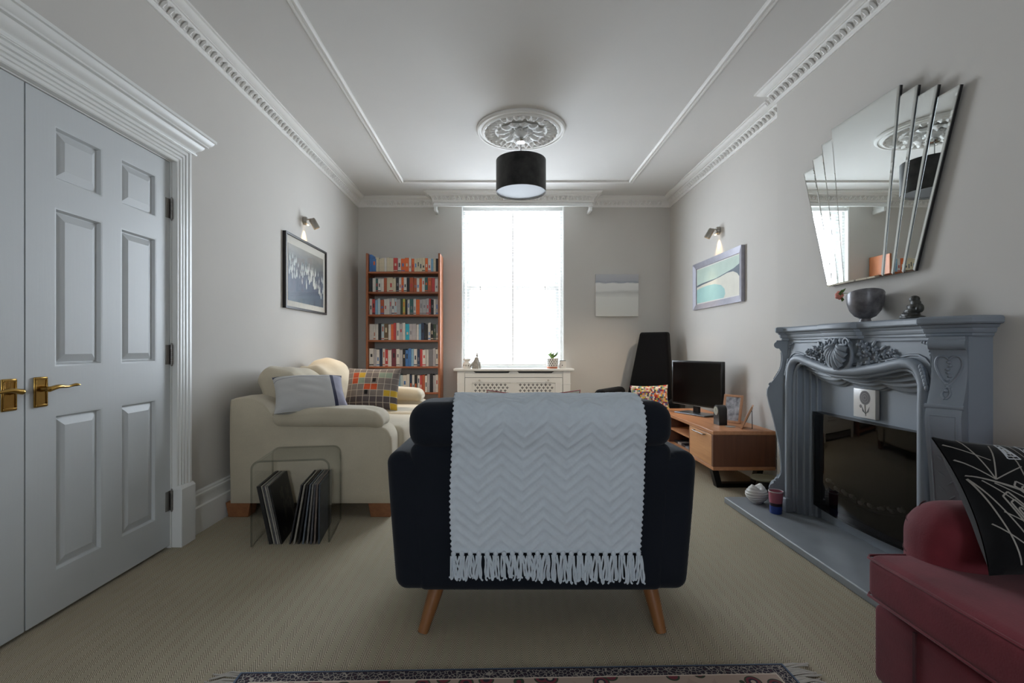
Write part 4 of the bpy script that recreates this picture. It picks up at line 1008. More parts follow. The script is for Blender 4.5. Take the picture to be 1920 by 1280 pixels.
# ------------------------------------------------------------------ bookcase and books
PINE = wood('red_stained_pine', '7a4326', 'a8653c', 'Z', 0.4); PINEX = wood('red_stained_pine_shelf', '7a4326', 'a8653c', 'X', 0.4)
BX0, BX1, BY0, BY1 = -1.519, -0.685, 5.32, 5.605
bc = thing('bookcase', 'tall open-backed red pine bookcase standing in the window-wall corner', 'bookcase', ((BX0 + BX1) / 2, (BY0 + BY1) / 2, 0)); BO = ((BX0 + BX1) / 2, (BY0 + BY1) / 2, 0)
for a in (BX0, BX1 - 0.024): loc(MB().soft(a, a + 0.024, BY0, BY1, 0, 2.085, 0.005, 2, 3), 'side_panel', PINE, bc, BO)
SHZ = [1.881, 1.654, 1.398, 1.112, 0.815, 0.523, 0.24]
for z in SHZ + [0.06]: loc(MB().soft(BX0 + 0.024, BX1 - 0.024, BY0 + 0.012, BY1 - 0.01, z - 0.022, z, 0.004, 2, 3), 'shelf', PINEX, bc, BO)
BKC = {'w': ('white', 'cfcac2'), 'c': ('cream', 'c9bda2'), 'o': ('orange', 'd0622c'), 'r': ('red', 'b03a38'), 'b': ('blue', '3f6ea8'), 'l': ('light blue', '7fa6bf'), 't': ('dark teal', '2b5a58'), 'k': ('black', '1e1e22'),
       'g': ('dark green', '31432f'), 'y': ('yellow', 'b5ad55'), 'n': ('brown', '5f4a2e'), 'q': ('cyan', '25a5bd'), 'p': ('pale grey', 'a9a5a6'), 's': ('grey', '77757a'), 'm': ('maroon', '6a2a36'), 'v': ('navy', '25354f'), 'u': ('rust', 'a5502f'), 'e': ('pale blue', 'b4c4c8')}
ROWS = [('top', 0.158, 'bBcccwcCRwOOwoccccowlck', 1.881), ('second', 0.160, 'kwtwwucCckwowkUuwowtUrw', 1.654), ('third', 0.178, 'wrleUwwpwePgykwTwOpPprkwp', 1.398),
        ('fourth', 0.188, 'WwwkeNworwpwQpPwlvKwkgs', 1.112), ('fifth', 0.198, 'WpwvwrwMwpkbblwvrwwSpw', 0.815), ('sixth', 0.200, 'kcwvkwmwkruleWwvwkwruwpkpw', 0.523)]
PAGES = M('book_pages', 'd3c9b4', 0.9)
bmats = {k: M('book_cover_' + n.replace(' ', '_'), c, 0.55, var=0.08, vs=30) for k, (n, c) in BKC.items()}
random.seed(9)
for rname, hh, seq, sz in ROWS:
    ws = [(0.040 if ch.isupper() else random.uniform(0.022, 0.033)) for ch in seq]
    tot = BX1 - BX0 - 0.056; sc = tot / sum(ws); x = BX0 + 0.028; cnt = 0
    for k, ch in enumerate(seq):
        w = ws[k] * sc; key = ch.lower(); h = hh * random.uniform(0.93, 1.03); d = random.uniform(0.125, 0.15); yf = BY0 + 0.035 + random.uniform(0, 0.012)
        if rname == 'top' and k == 0: h = 0.195
        tcol = random.choice(['w', 'k', 'r', 's', 'c', 'o', 'b']) if key not in 'wcpe' else random.choice(['k', 's', 'r', 'b', 'u', 'v'])
        q = MB(); g = 0.0008; a, e = x + g - (x + w / 2), x + w - g - (x + w / 2)
        q.box(a, e, 0, 0.003, 0, h, 0).box(a, a + 0.0018, 0.003, d, 0, h, 0).box(e - 0.0018, e, 0.003, d, 0, h, 0).box(a + 0.0018, e - 0.0018, 0.003, d - 0.004, 0.003, h - 0.004, 1)
        st = random.choice((0, 1, 2)); z0 = h * random.uniform(0.25, 0.55)
        if st: q.box(a + w * 0.28, e - w * 0.28, -0.0004, 0, z0, z0 + h * random.uniform(0.15, 0.32), 2)
        if st == 2: q.box(a, e, -0.0004, 0, h * 0.06, h * 0.12, 2)
        o = q.build('book', [bmats[key], PAGES, bmats[tcol]], sharp=None, loc=(x + w / 2, yf, sz))
        sw = 'thick ' if ch.isupper() else ''
        pos = 'first' if k == 0 else ORD[k]
        tag(o, '%s%s-spined book, %s from the left on the bookcase %s shelf' % (sw, BKC[key][0].replace(' ', '-'), pos, rname), 'book', 'books on the %s shelf of the bookcase' % rname)
        x += w

# ------------------------------------------------------------------ radiator cover
rc = thing('radiator_cover', 'white radiator cover with fleur-de-lis grilles below window', 'radiator cover', (0.142, 5.62, 0)); RCO = (0.142, 5.62, 0)
RA0, RA1, RY = -0.505, 0.79, 5.435
loc(MB().soft(-0.548, 0.832, RY - 0.03, 5.632, 0.758, 0.786, 0.008, 3, 3), 'top_shelf', WHITE, rc, RCO)
for a, e in ((RA0, RA0 + 0.085), (RA1 - 0.085, RA1)): loc(MB().box(a, e, RY - 0.008, RY + 0.02, 0, 0.758), 'front_stile', WHITE, rc, RCO, bevel=0.003)
for a in (RA0, RA1 - 0.018): loc(MB().box(a, a + 0.018, RY + 0.02, 5.63, 0, 0.758), 'end_panel', WHITE, rc, RCO)
for a, e in ((RA0 - 0.004, RA0 + 0.089), (RA1 - 0.089, RA1 + 0.004)):
    loc(MB().box(a, e, RY - 0.012, RY + 0.02, 0.0, 0.12), 'stile_block', WHITE, rc, RCO, bevel=0.002)
    loc(MB().box(a, e, RY - 0.012, RY - 0.006, 0.61, 0.618), 'stile_bead', WHITE, rc, RCO)
XI0, XI1 = RA0 + 0.085, RA1 - 0.085; XM = (XI0 + XI1) / 2
q = MB().prism([(XI0, 0.735), (XI0, 0.685), (XI1, 0.685), (XI1, 0.735), (XI1, 0.756), (XI1 - 0.10, 0.756), (XI1 - 0.125, 0.735), (XM + 0.06, 0.735), (XM + 0.04, 0.756), (XM - 0.04, 0.756), (XM - 0.06, 0.735), (XI0 + 0.125, 0.735), (XI0 + 0.10, 0.756), (XI0, 0.756)], 'y', RY + 0.002, RY + 0.018)
loc(q, 'apron', WHITE, rc, RCO)
G0, G1 = 0.17, 0.625
q = MB().box(XI0 + 0.004, XI0 + 0.085, RY, RY + 0.018, 0.10, 0.68).box(XI1 - 0.085, XI1 - 0.004, RY, RY + 0.018, 0.10, 0.68).box(XM - 0.036, XM + 0.036, RY, RY + 0.018, 0.10, 0.68)
q.box(XI0 + 0.085, XM - 0.036, RY, RY + 0.018, G1, 0.68).box(XM + 0.036, XI1 - 0.085, RY, RY + 0.018, G1, 0.68).box(XI0 + 0.085, XM - 0.036, RY, RY + 0.018, 0.10, G0).box(XM + 0.036, XI1 - 0.085, RY, RY + 0.018, 0.10, G0)
loc(q, 'door_frame', WHITE, rc, RCO)
for xx in (XI0 + 0.17, XI1 - 0.17): loc(MB().lathe([(0.0, 0), (0.005, 0), (0.005, 0.008), (0.011, 0.013), (0.011, 0.02), (0.0, 0.023)], n=12), 'knob', M('pale_knob', 'b9b4ad', 0.4), rc, (0, 0, 0)).matrix_local = Matrix.Translation((xx - 0.142, RY - 5.62, 0.652)) @ Matrix.Rotation(PI / 2, 4, 'X')
FH = [(0, .5), (.13, .26), (.09, .04), (.2, .02), (.24, .2), (.38, .22), (.44, .04), (.34, -.12), (.2, -.08), (.12, -.12), (.10, -.22), (.2, -.32), (.06, -.36), (0, -.5)]
FP_ = FH + [(-x, y) for x, y in reversed(FH[1:-1])]
def grille(x0, x1):
    cv = bpy.data.curves.new('grille', 'CURVE'); cv.dimensions = '2D'; cv.fill_mode = 'BOTH'; cv.extrude = 0.0025
    def spl(pts):
        s = cv.splines.new('POLY'); s.points.add(len(pts) - 1); s.use_cyclic_u = True
        for p, c in zip(s.points, pts): p.co = (c[0], c[1], 0, 1)
    spl([(x0, G0), (x1, G0), (x1, G1), (x0, G1)])
    px = 0.0485; pz = 0.0335; nc_ = int((x1 - x0 - 0.01) / px); nr = int((G1 - G0 - 0.02) / pz)
    ox = (x1 - x0 - (nc_ - 0.5) * px) / 2
    for r in range(nr):
        for c in range(nc_ if r % 2 else nc_ - 0):
            mx = x0 + ox + c * px + (px / 2 if r % 2 else 0) - px * 0.0; mz = G1 - 0.026 - r * pz
            if mx < x0 + 0.02 or mx > x1 - 0.02: continue
            spl([(mx + a * 0.036, mz + e * 0.036) for a, e in FP_])
    co = bpy.data.objects.new('grille_curve', cv); COL.objects.link(co); bpy.context.view_layer.update()
    me = bpy.data.meshes.new_from_object(co.evaluated_get(bpy.context.evaluated_depsgraph_get()))
    bpy.data.objects.remove(co); bpy.data.curves.remove(cv)
    me.materials.clear(); me.materials.append(WHITE); me.name = 'fretwork_grille'
    o = bpy.data.objects.new('fretwork_grille', me); COL.objects.link(o); o.parent = rc
    o.matrix_local = Matrix.Translation((-0.142, RY + 0.010 - 5.62, 0)) @ Matrix.Rotation(PI / 2, 4, 'X')
grille(XI0 + 0.085, XM - 0.036); grille(XM + 0.036, XI1 - 0.085)
loc(MB().box(XI0, XI1, RY + 0.06, RY + 0.065, 0.08, 0.74), 'hole_shade_sheet', M('grille_hole_shade', '3c3d45', 0.9), rc, RCO)  # dark sheet added behind the cut-outs, shade of the holes as colour
# things on the cover
CT = 0.786
ob = thing('oil_burner', 'white ceramic oil burner at bookcase end of sill', 'oil burner', (-0.395, 5.47, CT))
MB().lathe([(0, 0), (0.042, 0), (0.047, 0.012), (0.050, 0.035), (0.046, 0.058), (0.030, 0.075), (0.026, 0.08), (0.036, 0.092), (0.052, 0.106), (0.050, 0.109), (0.03, 0.097), (0, 0.092)], n=28).build('burner_body', M('white_biscuit', 'efece6', 0.5), ob, sharp=60)
q = MB()
for a in (-1.2, -1.75, -2.3): q.ell((0.049 * math.cos(a), 0.049 * math.sin(a), 0.036), (0.006, 0.006, 0.012), 8, 6)
q.build('vent_hole', M('burner_shadow_clay', '8f8a84', 0.8), ob, sharp=None)
an = thing('angel_figurine', 'grey pleated angel figurine leaning on window sill', 'figurine', (-0.285, 5.46, CT))
ANG = M('driftwood_grey', 'a8a49c', 0.8, var=0.25, vs=40)
MB().lathe([(0.0, 0), (0.048, 0.0), (0.044, 0.03), (0.034, 0.075), (0.022, 0.115), (0.016, 0.13), (0.0, 0.132)], n=40, fn=lambda r, z, a, k: (r * (1 + 0.14 * math.sin(10 * a)), z)).build('robe', ANG, an)
MB().ell((0.006, 0, 0.148), (0.014, 0.014, 0.018), 12, 8).build('head', ANG, an)
MB().tube([(0.006, 0, 0.16), (0.008, 0, 0.178), (0.010, 0, 0.188)], [0.012, 0.006, 0.001], 10).build('pointed_hood', ANG, an)
for s in (-1, 1):
    q = MB()
    for k in range(4): q.tube(catmull([(0.0, s * 0.01, 0.125), (-0.03 - 0.008 * k, s * 0.02, 0.085 - 0.012 * k), (-0.055 - 0.006 * k, s * 0.022, 0.03 - 0.004 * k)], 4), [0.006] * 4 + [0.007] * 4 + [0.003], 6)
    q.build('wing', ANG, an)
pp = thing('patterned_pot', 'white plant pot with black triangles and terracotta base on the sill', 'plant pot', (0.588, 5.49, CT))
MB().lathe([(0, 0), (0.060, 0), (0.061, 0.022), (0, 0.022)], n=32).build('terracotta_base', M('terracotta', 'b9745a', 0.8), pp)
MB().lathe([(0.0, 0.022), (0.061, 0.022), (0.066, 0.118), (0.061, 0.118), (0.058, 0.10), (0.0, 0.098)], n=32).build('pot_body', M('pot_white', 'ebe8e2', 0.6), pp)
q = MB()
for r in range(4):
    for k in range(14):
        a = 2 * PI * (k + 0.5 * (r % 2)) / 14; z = 0.030 + r * 0.021; da = 0.15
        def pt(aa, zz): 
            rad = 0.0613 + 0.005 * (zz - 0.022) / 0.096 + 0.0005; return (rad * math.cos(aa), rad * math.sin(aa), zz)
        q.add([pt(a - da, z), pt(a + da, z), pt(a, z + 0.017)], [(0, 1, 2)])
q.build('triangle_print', M('pot_print_black', '26252b', 0.7), pp, sharp=None)
sp = thing('small_succulent', 'small green leafy plant growing in the triangle-patterned pot', 'plant', (0.588, 5.49, CT + 0.098))
random.seed(4); LG = [M('succulent_green', '55732f', 0.5), M('succulent_light', '7a9448', 0.5)]
for k in range(22):
    a = 2 * PI * k / 22 * 2.4; L = random.uniform(0.075, 0.125); tilt = random.uniform(0.2, 0.95)
    dx, dz = math.sin(tilt), math.cos(tilt); q = MB()
    pts = [(dx * L * t * (0.6 + 0.4 * t) * math.cos(a), dx * L * t * (0.6 + 0.4 * t) * math.sin(a), dz * L * t) for t in (0, .35, .7, 1)]
    q.tube(pts, [0.004, 0.010, 0.012, 0.002], 6, 0, True, 0.5); q.build('leaf', LG[k % 2], sp, sharp=None)
MB().lathe([(0, 0), (0.056, 0), (0.056, 0.003), (0, 0.004)], n=20).build('soil', M('potting_soil', '3a2c20', 1.0), sp)
mg = thing('enamel_mug', 'white enamel mug with dark rim at the sill end', 'mug', (0.708, 5.49, CT))
MB().lathe([(0, 0), (0.036, 0), (0.039, 0.004), (0.039, 0.088), (0.036, 0.088), (0.036, 0.006), (0, 0.006)], n=28).build('mug_body', M('enamel_white', 'e9e6e1', 0.3), mg)
MB().lathe([(0.0355, 0.087), (0.0402, 0.087), (0.0402, 0.092), (0.0355, 0.092), (0.0355, 0.087)], n=28).build('rim', M('enamel_dark', '5a6468', 0.35), mg)
MB().ell((-0.008, -0.0388, 0.036), (0.006, 0.001, 0.006), 10, 5).build('dot_mark', M('mug_dot', '2b2b2b', 0.6), mg)

# ------------------------------------------------------------------ media unit, television and the things on it
OAK = wood('warm_oak', 'a8704a', 'c78f66', 'Y', 0.4); OAK_SHADED = wood('warm_oak_shaded', '57321f', '6f4329', 'Z', 0.5)  # second oak is a darker copy: shade of the end faces put into colour
OAKF = wood('oak_drawer', 'b07a50', 'cf9b6c', 'Y', 0.4, 0.8)
TX0, TX1, TY0, TY1, TZ0, TZ1 = 1.517, 1.965, 3.40, 4.66, 0.149, 0.431
tv = thing('media_unit', 'low oak media unit on black sled legs along right-hand wall', 'media unit', ((TX0 + TX1) / 2, 4.13, 0)); TO = ((TX0 + TX1) / 2, 4.13, 0)
loc(MB().soft(TX0, TX1, TY0, TY1, TZ1 - 0.028, TZ1, 0.003, 2, 3), 'top', OAK, tv, TO)
loc(MB().box(TX0, TX1, TY0, TY1, TZ0, TZ0 + 0.026), 'bottom', OAK, tv, TO, bevel=0.002)
for a in (TY0, TY1 - 0.026): loc(MB().box(TX0, TX1, a, a + 0.026, TZ0 + 0.026, TZ1 - 0.028), 'end_panel', OAK_SHADED, tv, TO)
for a in (3.828, 4.31): loc(MB().box(TX0 + 0.006, TX1, a, a + 0.02, TZ0 + 0.026, TZ1 - 0.028), 'divider', OAK_SHADED, tv, TO)
loc(MB().box(TX0 + 0.01, TX1, 3.848, 4.31, 0.292, 0.308), 'inner_shelf', OAK, tv, TO)
loc(MB().box(TX1 - 0.008, TX1, TY0 + 0.026, TY1 - 0.026, TZ0 + 0.026, TZ1 - 0.028), 'back_board', M('dark_back_board', '3a261b', 0.7), tv, TO)
for a, e in ((3.426, 3.828), (4.33, 4.634)):
    dr = loc(MB().soft(TX0 + 0.001, TX0 + 0.02, a + 0.003, e - 0.003, TZ0 + 0.029, TZ1 - 0.031, 0.002, 2, 2), 'drawer_front', OAKF, tv, TO)
    m = (a + e) / 2; q = MB().tube([(TX0 - 0.02, m - 0.10, 0.385), (TX0 - 0.02, m + 0.10, 0.385)], 0.005, 8)
    for s in (-1, 1): q.tube([(TX0 + 0.002, m + s * 0.095, 0.385), (TX0 - 0.02, m + s * 0.095, 0.385)], 0.004, 8)
    loc(q, 'handle', STEELD, dr, TO)
for y in (3.52, 4.54):
    q = MB()
    rings_o = [(TX0 + 0.03, TZ0), (TX1 - 0.03, TZ0), (TX1 - 0.07, 0.0), (TX0 + 0.07, 0.0)]; rings_i = [(TX0 + 0.075, TZ0), (TX1 - 0.075, TZ0), (TX1 - 0.105, 0.03), (TX0 + 0.105, 0.03)]
    n = 4; vs = [(p[0], yy, p[1]) for yy in (y - 0.03, y + 0.03) for p in rings_o + rings_i]; fs = []
    for j in (1, 2, 3):
        k2 = (j + 1) % 4
        fs += [(j, k2, 4 + k2, 4 + j), (8 + j, 8 + 4 + j, 8 + 4 + k2, 8 + k2), (j, 8 + j, 8 + k2, k2), (4 + j, 4 + k2, 12 + k2, 12 + j)]
    loc(q.add(vs, fs), 'sled_leg', BLACKM, tv, TO, bevel=0.002)
random.seed(8)
for k, (c, w, nm) in enumerate((('2a2b30', 0.03, 'black'), ('7c8288', 0.028, 'grey'), ('20222a', 0.035, 'dark navy'), ('9a9690', 0.03, 'pale grey'), ('33343a', 0.03, 'charcoal'))):
    o = MB().box(0, 0.19, -0.07, 0.07, 0, w * 0.6).build('disc_case', M('disc_case_' + nm.replace(' ', '_'), c, 0.35), sharp=None, loc=(TX0 + 0.05, 3.92 + 0.085 * k, TZ0 + 0.027 + 0.0))
    o.scale = (1, 0.55, 1); tag(o, '%s disc case lying in the media unit\'s lower open bay' % nm, 'disc case', 'disc cases in the media unit')
BEZ = M('tv_gloss_black', '0d0d0f', 0.25)
tvs = thing('television', 'small black flat-screen television on silver foot', 'television', (1.75, 4.25, TZ1), rot=(0, 0, math.atan2(-0.5, 0.24)))
# local x along the screen towards the viewer's right; the screen faces local -y
MB().soft(-0.279, 0.279, -0.018, 0.025, 0.072, 0.478, 0.006, 2, 3).build('casing', BEZ, tvs)
MB().box(-0.263, 0.263, -0.0195, -0.0175, 0.092, 0.462).build('screen', M('tv_screen', '050506', 0.12, spec=0.5), tvs, sharp=None)
MB().box(-0.255, 0.255, -0.022, -0.018, 0.074, 0.079).build('chrome_strip', M('tv_chrome', 'b5b8bb', 0.2, 0.9), tvs)
MB().box(-0.03, 0.03, -0.012, 0.012, 0.01, 0.09).build('neck', BEZ, tvs)
MB().soft(-0.17, 0.17, -0.10, 0.08, 0, 0.014, 0.006, 2, 3).build('foot', M('tv_foot_silver', '83868a', 0.3, 0.7), tvs)
def pframe(name, label, w, h, loc_, rz, tilt, mat_f, art, group=None):
    o = thing(name, label, 'photo frame', loc_, rot=(tilt, 0, rz)); t = 0.018
    MB().box(-w / 2, -w / 2 + t, -0.006, 0.006, 0, h).box(w / 2 - t, w / 2, -0.006, 0.006, 0, h).box(-w / 2 + t, w / 2 - t, -0.006, 0.006, 0, t).box(-w / 2 + t, w / 2 - t, -0.006, 0.006, h - t, h).build('frame', mat_f, o, bevel=0.0015)
    MB().box(-w / 2 + t, w / 2 - t, -0.002, 0.003, t, h - t).build('photograph', art, o, sharp=None)
    MB().box(-0.03, 0.03, 0.006, 0.009, 0.01, h - 0.02).build('back_board', M('frame_back_black', '191818', 0.7), o)
    # strut hinged near the top, its foot on the table
    zt = h * 0.8; L = zt
    dirv = Vector((0, math.sin(tilt) * -1, math.cos(tilt)))
    zc = math.cos(-tilt); 
    top = Vector((0, 0.009, zt)); foot = Vector((0, 0.009 + zt * abs(math.tan(tilt)) * 0 + 0.085, -0.085 * math.tan(-tilt) + 0.002))
    q = MB(); W = 0.022
    q.loft([[(-W * .6, top.y, top.z), (W * .6, top.y, top.z), (W * .6, top.y + 0.004, top.z), (-W * .6, top.y + 0.004, top.z)], [(-W, foot.y, foot.z), (W, foot.y, foot.z), (W, foot.y + 0.004, foot.z), (-W, foot.y + 0.004, foot.z)]])
    q.build('strut', M('frame_back_black', '191818', 0.7), o); return o
t_ = NT('grey_photograph'); f = t_.noise(22, 4.0); t_.link(t_.ramp(f, [(0.3, hx('5d5f68')), (0.55, hx('b9bcc4')), (0.75, hx('dddde0'))]), t_.b.inputs['Base Color']); t_.b.inputs['Roughness'].default_value = 0.15
FRW = wood('light_wood_frame', 'b5835f', 'd3a27e', 'Z', 0.45)
pframe('photo_frame', 'light wood photo frame with grey picture standing behind the clock', 0.15, 0.225, (1.825, 3.775, TZ1), math.radians(-52), math.radians(-13), FRW, t_.m)
pframe('photo_frame', 'light wood photo frame seen edge-on with black back near the fireplace', 0.13, 0.185, (1.79, 3.54, TZ1), math.radians(-120), math.radians(-24), FRW, t_.m)
ck = thing('table_clock', 'small black arched table clock with round pale dial', 'clock', (1.70, 3.69, TZ1), rz=math.radians(-86))
cl = [(-0.042, 0), (0.042, 0), (0.042, 0.105)] + [(0.042 * math.cos(a), 0.115 + 0.038 * math.sin(a)) for a in [PI * i / 10 for i in range(11)]] + [(-0.042, 0.105)]
MB().prism(cl, 'y', -0.03, 0.035).build('clock_body', M('clock_black', '101011', 0.35), ck, bevel=0.002)
def vdisc(q, r, y, z, m=0, n=28, t=0.002):
    q.loft([[(r * math.cos(2 * PI * i / n), yy, z + r * math.sin(2 * PI * i / n)) for i in range(n)] for yy in (y, y + t)], m); return q
vdisc(MB(), 0.034, -0.034, 0.108).build('chrome_bezel', M('clock_chrome', 'c9c9c6', 0.2, 0.9), ck)
vdisc(MB(), 0.029, -0.0355, 0.108).build('dial', M('clock_dial', '9c9c8c', 0.5), ck)
MB().box(-0.001, 0.001, -0.0362, -0.0355, 0.108, 0.128).box(0.0, 0.016, -0.0362, -0.0355, 0.107, 0.109).build('hand', BLACKM, ck)
o = MB().lathe([(0, 0), (0.035, 0), (0.036, 0.004), (0, 0.005)], n=24).build('coaster', M('coaster_grey', 'aaa59d', 0.4), loc=(1.73, 3.585, TZ1)); tag(o, 'small pale round coaster at the media unit\'s near end', 'coaster')

# ------------------------------------------------------------------ tall black chair in the corner
BLK = M('black_fabric', '08080a', 0.95, sheen=0.05, spec=0.15, bs=300, bstr=0.2)
hc = thing('high_back_chair', 'black armchair with tall tapering back in the corner by television', 'armchair', (1.50, 5.06, 0), rz=math.radians(-38))
def hb(x, y, z):
    k = 1 - 0.40 * max(0, (z - 0.40) / 0.80); return (x * k, y + 0.16 * max(0, (z - 0.40) / 0.80), z)
MB().soft(-0.26, 0.26, 0.16, 0.27, 0.30, 1.20, 0.03, 4, 8, hb).build('backrest', BLK, hc, sharp=50)
MB().soft(-0.27, 0.27, -0.30, 0.22, 0.28, 0.44, 0.05, 4, 6).build('seat', BLK, hc, sharp=50)
for s in (-1, 1): MB().soft(s * 0.33 - 0.065, s * 0.33 + 0.065, -0.36 if s < 0 else -0.02, 0.22, 0.10, 0.585 if s < 0 else 0.50, 0.055, 5, 6).build('arm', BLK, hc, sharp=50)
for x in (-0.24, 0.24):
    for y in (-0.26, 0.18): MB().tube([(x, y, 0.29), (x, y, 0)], [0.02, 0.014], 10).build('leg', BLACKM, hc)
PC = [fabric('patch_' + c, c, 300) for c in ('c2452f', 'd98a3a', 'd9c9b0', '5a6f9a', '86a06a', 'c9a0a0', 'e0d6c6', '7a2f4a', 'd2b84a', '4a4a5a')]
_r = random.Random(12); CELL = {}
def pmx(u, v):
    k = (int(u * 22 + (0.5 if int(v * 15) % 2 else 0)), int(v * 15))
    if k not in CELL: CELL[k] = _r.randrange(10)
    return CELL[k]
cushion('patchwork_cushion', 'small multicoloured patchwork cushion on the tall black chair', 0.37, 0.26, 0.12, PC, (1.475, 4.72, 0.525), (math.radians(76), math.radians(-2), math.radians(-8)), 66, pmx, 0.08)

# ------------------------------------------------------------------ pictures
def framed(name, label, w, h, fw, fd, fm, loc_, rz, prof_in=0.0):
    o = thing(name, label, 'picture', loc_, rz=rz); d0 = -fd
    for (x0, x1, z0, z1, sl) in ((-w / 2, w / 2, 0, fw, 0), (-w / 2, w / 2, h - fw, h, 1), (-w / 2, -w / 2 + fw, 0, h, 2), (w / 2 - fw, w / 2, 0, h, 3)):
        if sl == 0: P4 = [(x0, z0), (x1, z0), (x1 - fw, z1), (x0 + fw, z1)]
        elif sl == 1: P4 = [(x0 + fw, z0), (x1 - fw, z0), (x1, z1), (x0, z1)]
        elif sl == 2: P4 = [(x0, z0), (x1, z0 + fw), (x1, z1 - fw), (x0, z1)]
        else: P4 = [(x0, z0 + fw), (x1, z0), (x1, z1), (x0, z1 - fw)]
        inner = {0: (2, 3), 1: (0, 1), 2: (1, 2), 3: (0, 3)}[sl]
        vs = [(p[0], -0.001, p[1]) for p in P4] + [(p[0], d0 + (prof_in if i in inner else 0), p[1]) for i, p in enumerate(P4)]
        MB().add(vs, [(0, 1, 2, 3), (4, 7, 6, 5), (0, 4, 5, 1), (1, 5, 6, 2), (2, 6, 7, 3), (3, 7, 4, 0)]).build('frame_rail', fm, o, bevel=0.001)
    return o
def poly(o, name, pts, y, mat):
    MB().add([(x, y, z) for x, z in pts], [tuple(range(len(pts)))]).build(name, mat, o, sharp=None)
pl = framed('bird_picture', 'black-framed print of white birds on dark water under wall light', 0.865, 0.60, 0.018, 0.028, M('dark_frame', '1c1614', 0.35), (XL, 4.12, 1.34), PI / 2)
MB().box(-0.42, 0.42, -0.014, -0.002, 0.012, 0.588).build('mount', M('mount_ivory', 'cdc8bc', 0.8), pl)
t_ = NT('dark_water_print'); x, y, z = t_.sep(t_.coord()); f = t_.noise(6, 5.0, t_.scaled(t_.coord(), (1, 1, 4)))
g = t_.math('ADD', t_.math('MULTIPLY', z, 1.7), t_.math('MULTIPLY', f, 0.25))
t_.link(t_.ramp(g, [(0.2, hx('4c5a64')), (0.55, hx('4a5569')), (0.85, hx('6c6f6c')), (1.05, hx('8f8a80'))]), t_.b.inputs['Base Color']); t_.b.inputs['Roughness'].default_value = 0.35
MB().box(-0.37, 0.37, -0.0155, -0.014, 0.065, 0.52).build('print', t_.m, pl)
random.seed(31); q = MB()
for k in range(62):
    u = random.uniform(-0.36, 0.36); top = 0.44 - 0.10 * (u + 0.37) / 0.74; z0 = random.uniform(top - 0.16, top)
    s = random.uniform(0.010, 0.019); lean = random.uniform(-.3, .3); yb = -0.0162 - 0.00003 * k
    bdy = [(u + s * 0.75 * math.cos(2 * PI * i / 10) + lean * s * math.sin(2 * PI * i / 10), z0 + s * 1.7 * math.sin(2 * PI * i / 10)) for i in range(10)]
    q.add([(a, yb, b_) for a, b_ in bdy], [tuple(range(10))])
    q.add([(a, yb, b_) for a, b_ in ((u - s * .25, z0 + s), (u + s * .25, z0 + s), (u + s * (.5 + lean), z0 + s * 2.7), (u + s * (.1 + lean), z0 + s * 2.8))], [(0, 1, 2, 3)])
for (u, z0) in ((0.28, 0.20), (0.31, 0.17), (-0.02, 0.22), (0.15, 0.24)):
    q.add([(u + 0.012 * math.cos(2 * PI * i / 10), -0.0175, z0 + 0.032 * math.sin(2 * PI * i / 10)) for i in range(10)], [tuple(range(10))])
q.build('printed_birds', M('bird_white', 'c9cdc8', 0.4), pl, sharp=None)
MB().box(-0.42, 0.42, -0.0205, -0.0195, 0.014, 0.586).build('glazing', thin_glass('picture_glass', (0.98, 0.98, 0.98, 1), 0.02, 1.3, 0.4), pl, sharp=None)
pr = framed('coast_picture', 'silver-framed coastal landscape painting in mint and cream near right-hand wall light', 0.99, 0.465, 0.055, 0.032, M('silver_grey_frame', '9c9aa3', 0.35, 0.35, var=0.08, vs=20), (XR, 4.39, 1.408), -PI / 2, 0.012)
MB().box(-0.45, 0.45, -0.012, -0.002, 0.045, 0.42).build('mount', M('mount_white', 'd9d6cf', 0.7), pr)
poly(pr, 'painted_sky', [(-0.43, 0.065), (0.43, 0.065), (0.43, 0.40), (-0.43, 0.40)], -0.0125, M('mint_paint', 'aebfb2', 0.6, var=0.06, vs=9))
poly(pr, 'painted_hill', [(-0.43, 0.245), (-0.30, 0.255), (0.0, 0.262), (0.20, 0.285), (0.33, 0.30), (0.43, 0.325), (0.43, 0.20), (0.3, 0.2), (-0.43, 0.21)], -0.0130, M('slate_paint', '4b5660', 0.6, var=0.2, vs=12))
poly(pr, 'painted_shore', [(-0.43, 0.225), (-0.30, 0.238), (-0.1, 0.248), (0.08, 0.262), (0.22, 0.278), (0.32, 0.275), (0.39, 0.25), (0.43, 0.215), (0.43, 0.065), (-0.43, 0.065)], -0.0135, M('cream_paint', 'cbc7b8', 0.6, var=0.05, vs=8))
poly(pr, 'painted_lagoon', [(-0.43, 0.065), (0.15, 0.065), (0.18, 0.10), (0.165, 0.145), (0.10, 0.185), (-0.03, 0.212), (-0.2, 0.218), (-0.35, 0.21), (-0.43, 0.20)], -0.0140, M('aqua_paint', '93bab6', 0.6, var=0.05, vs=8))
t_ = NT('seascape_canvas'); x, y, z = t_.sep(t_.coord()); f = t_.noise(5, 5.0, t_.scaled(t_.coord(), (1, 1, 5)))
g = t_.math('ADD', t_.math('MULTIPLY', z, 2.0), t_.math('MULTIPLY', t_.math('SUBTRACT', f, 0.5), 0.12))
t_.link(t_.ramp(g, [(0.0, hx('e0dfd8')), (0.45, hx('e2e1db')), (0.56, hx('c6c5c0')), (0.63, hx('e2e1dc')), (0.775, hx('e6e5e1')), (0.80, hx('9a9da6')), (0.84, hx('b0b1b7')), (1.0, hx('bbbbbc'))]), t_.b.inputs['Base Color'])
t_.b.inputs['Roughness'].default_value = 0.8; t_.bump(f, 0.2, 0.002)
cvp = thing('canvas_painting', 'square pale seascape canvas right of window', 'picture', (1.368, YF, 1.394))
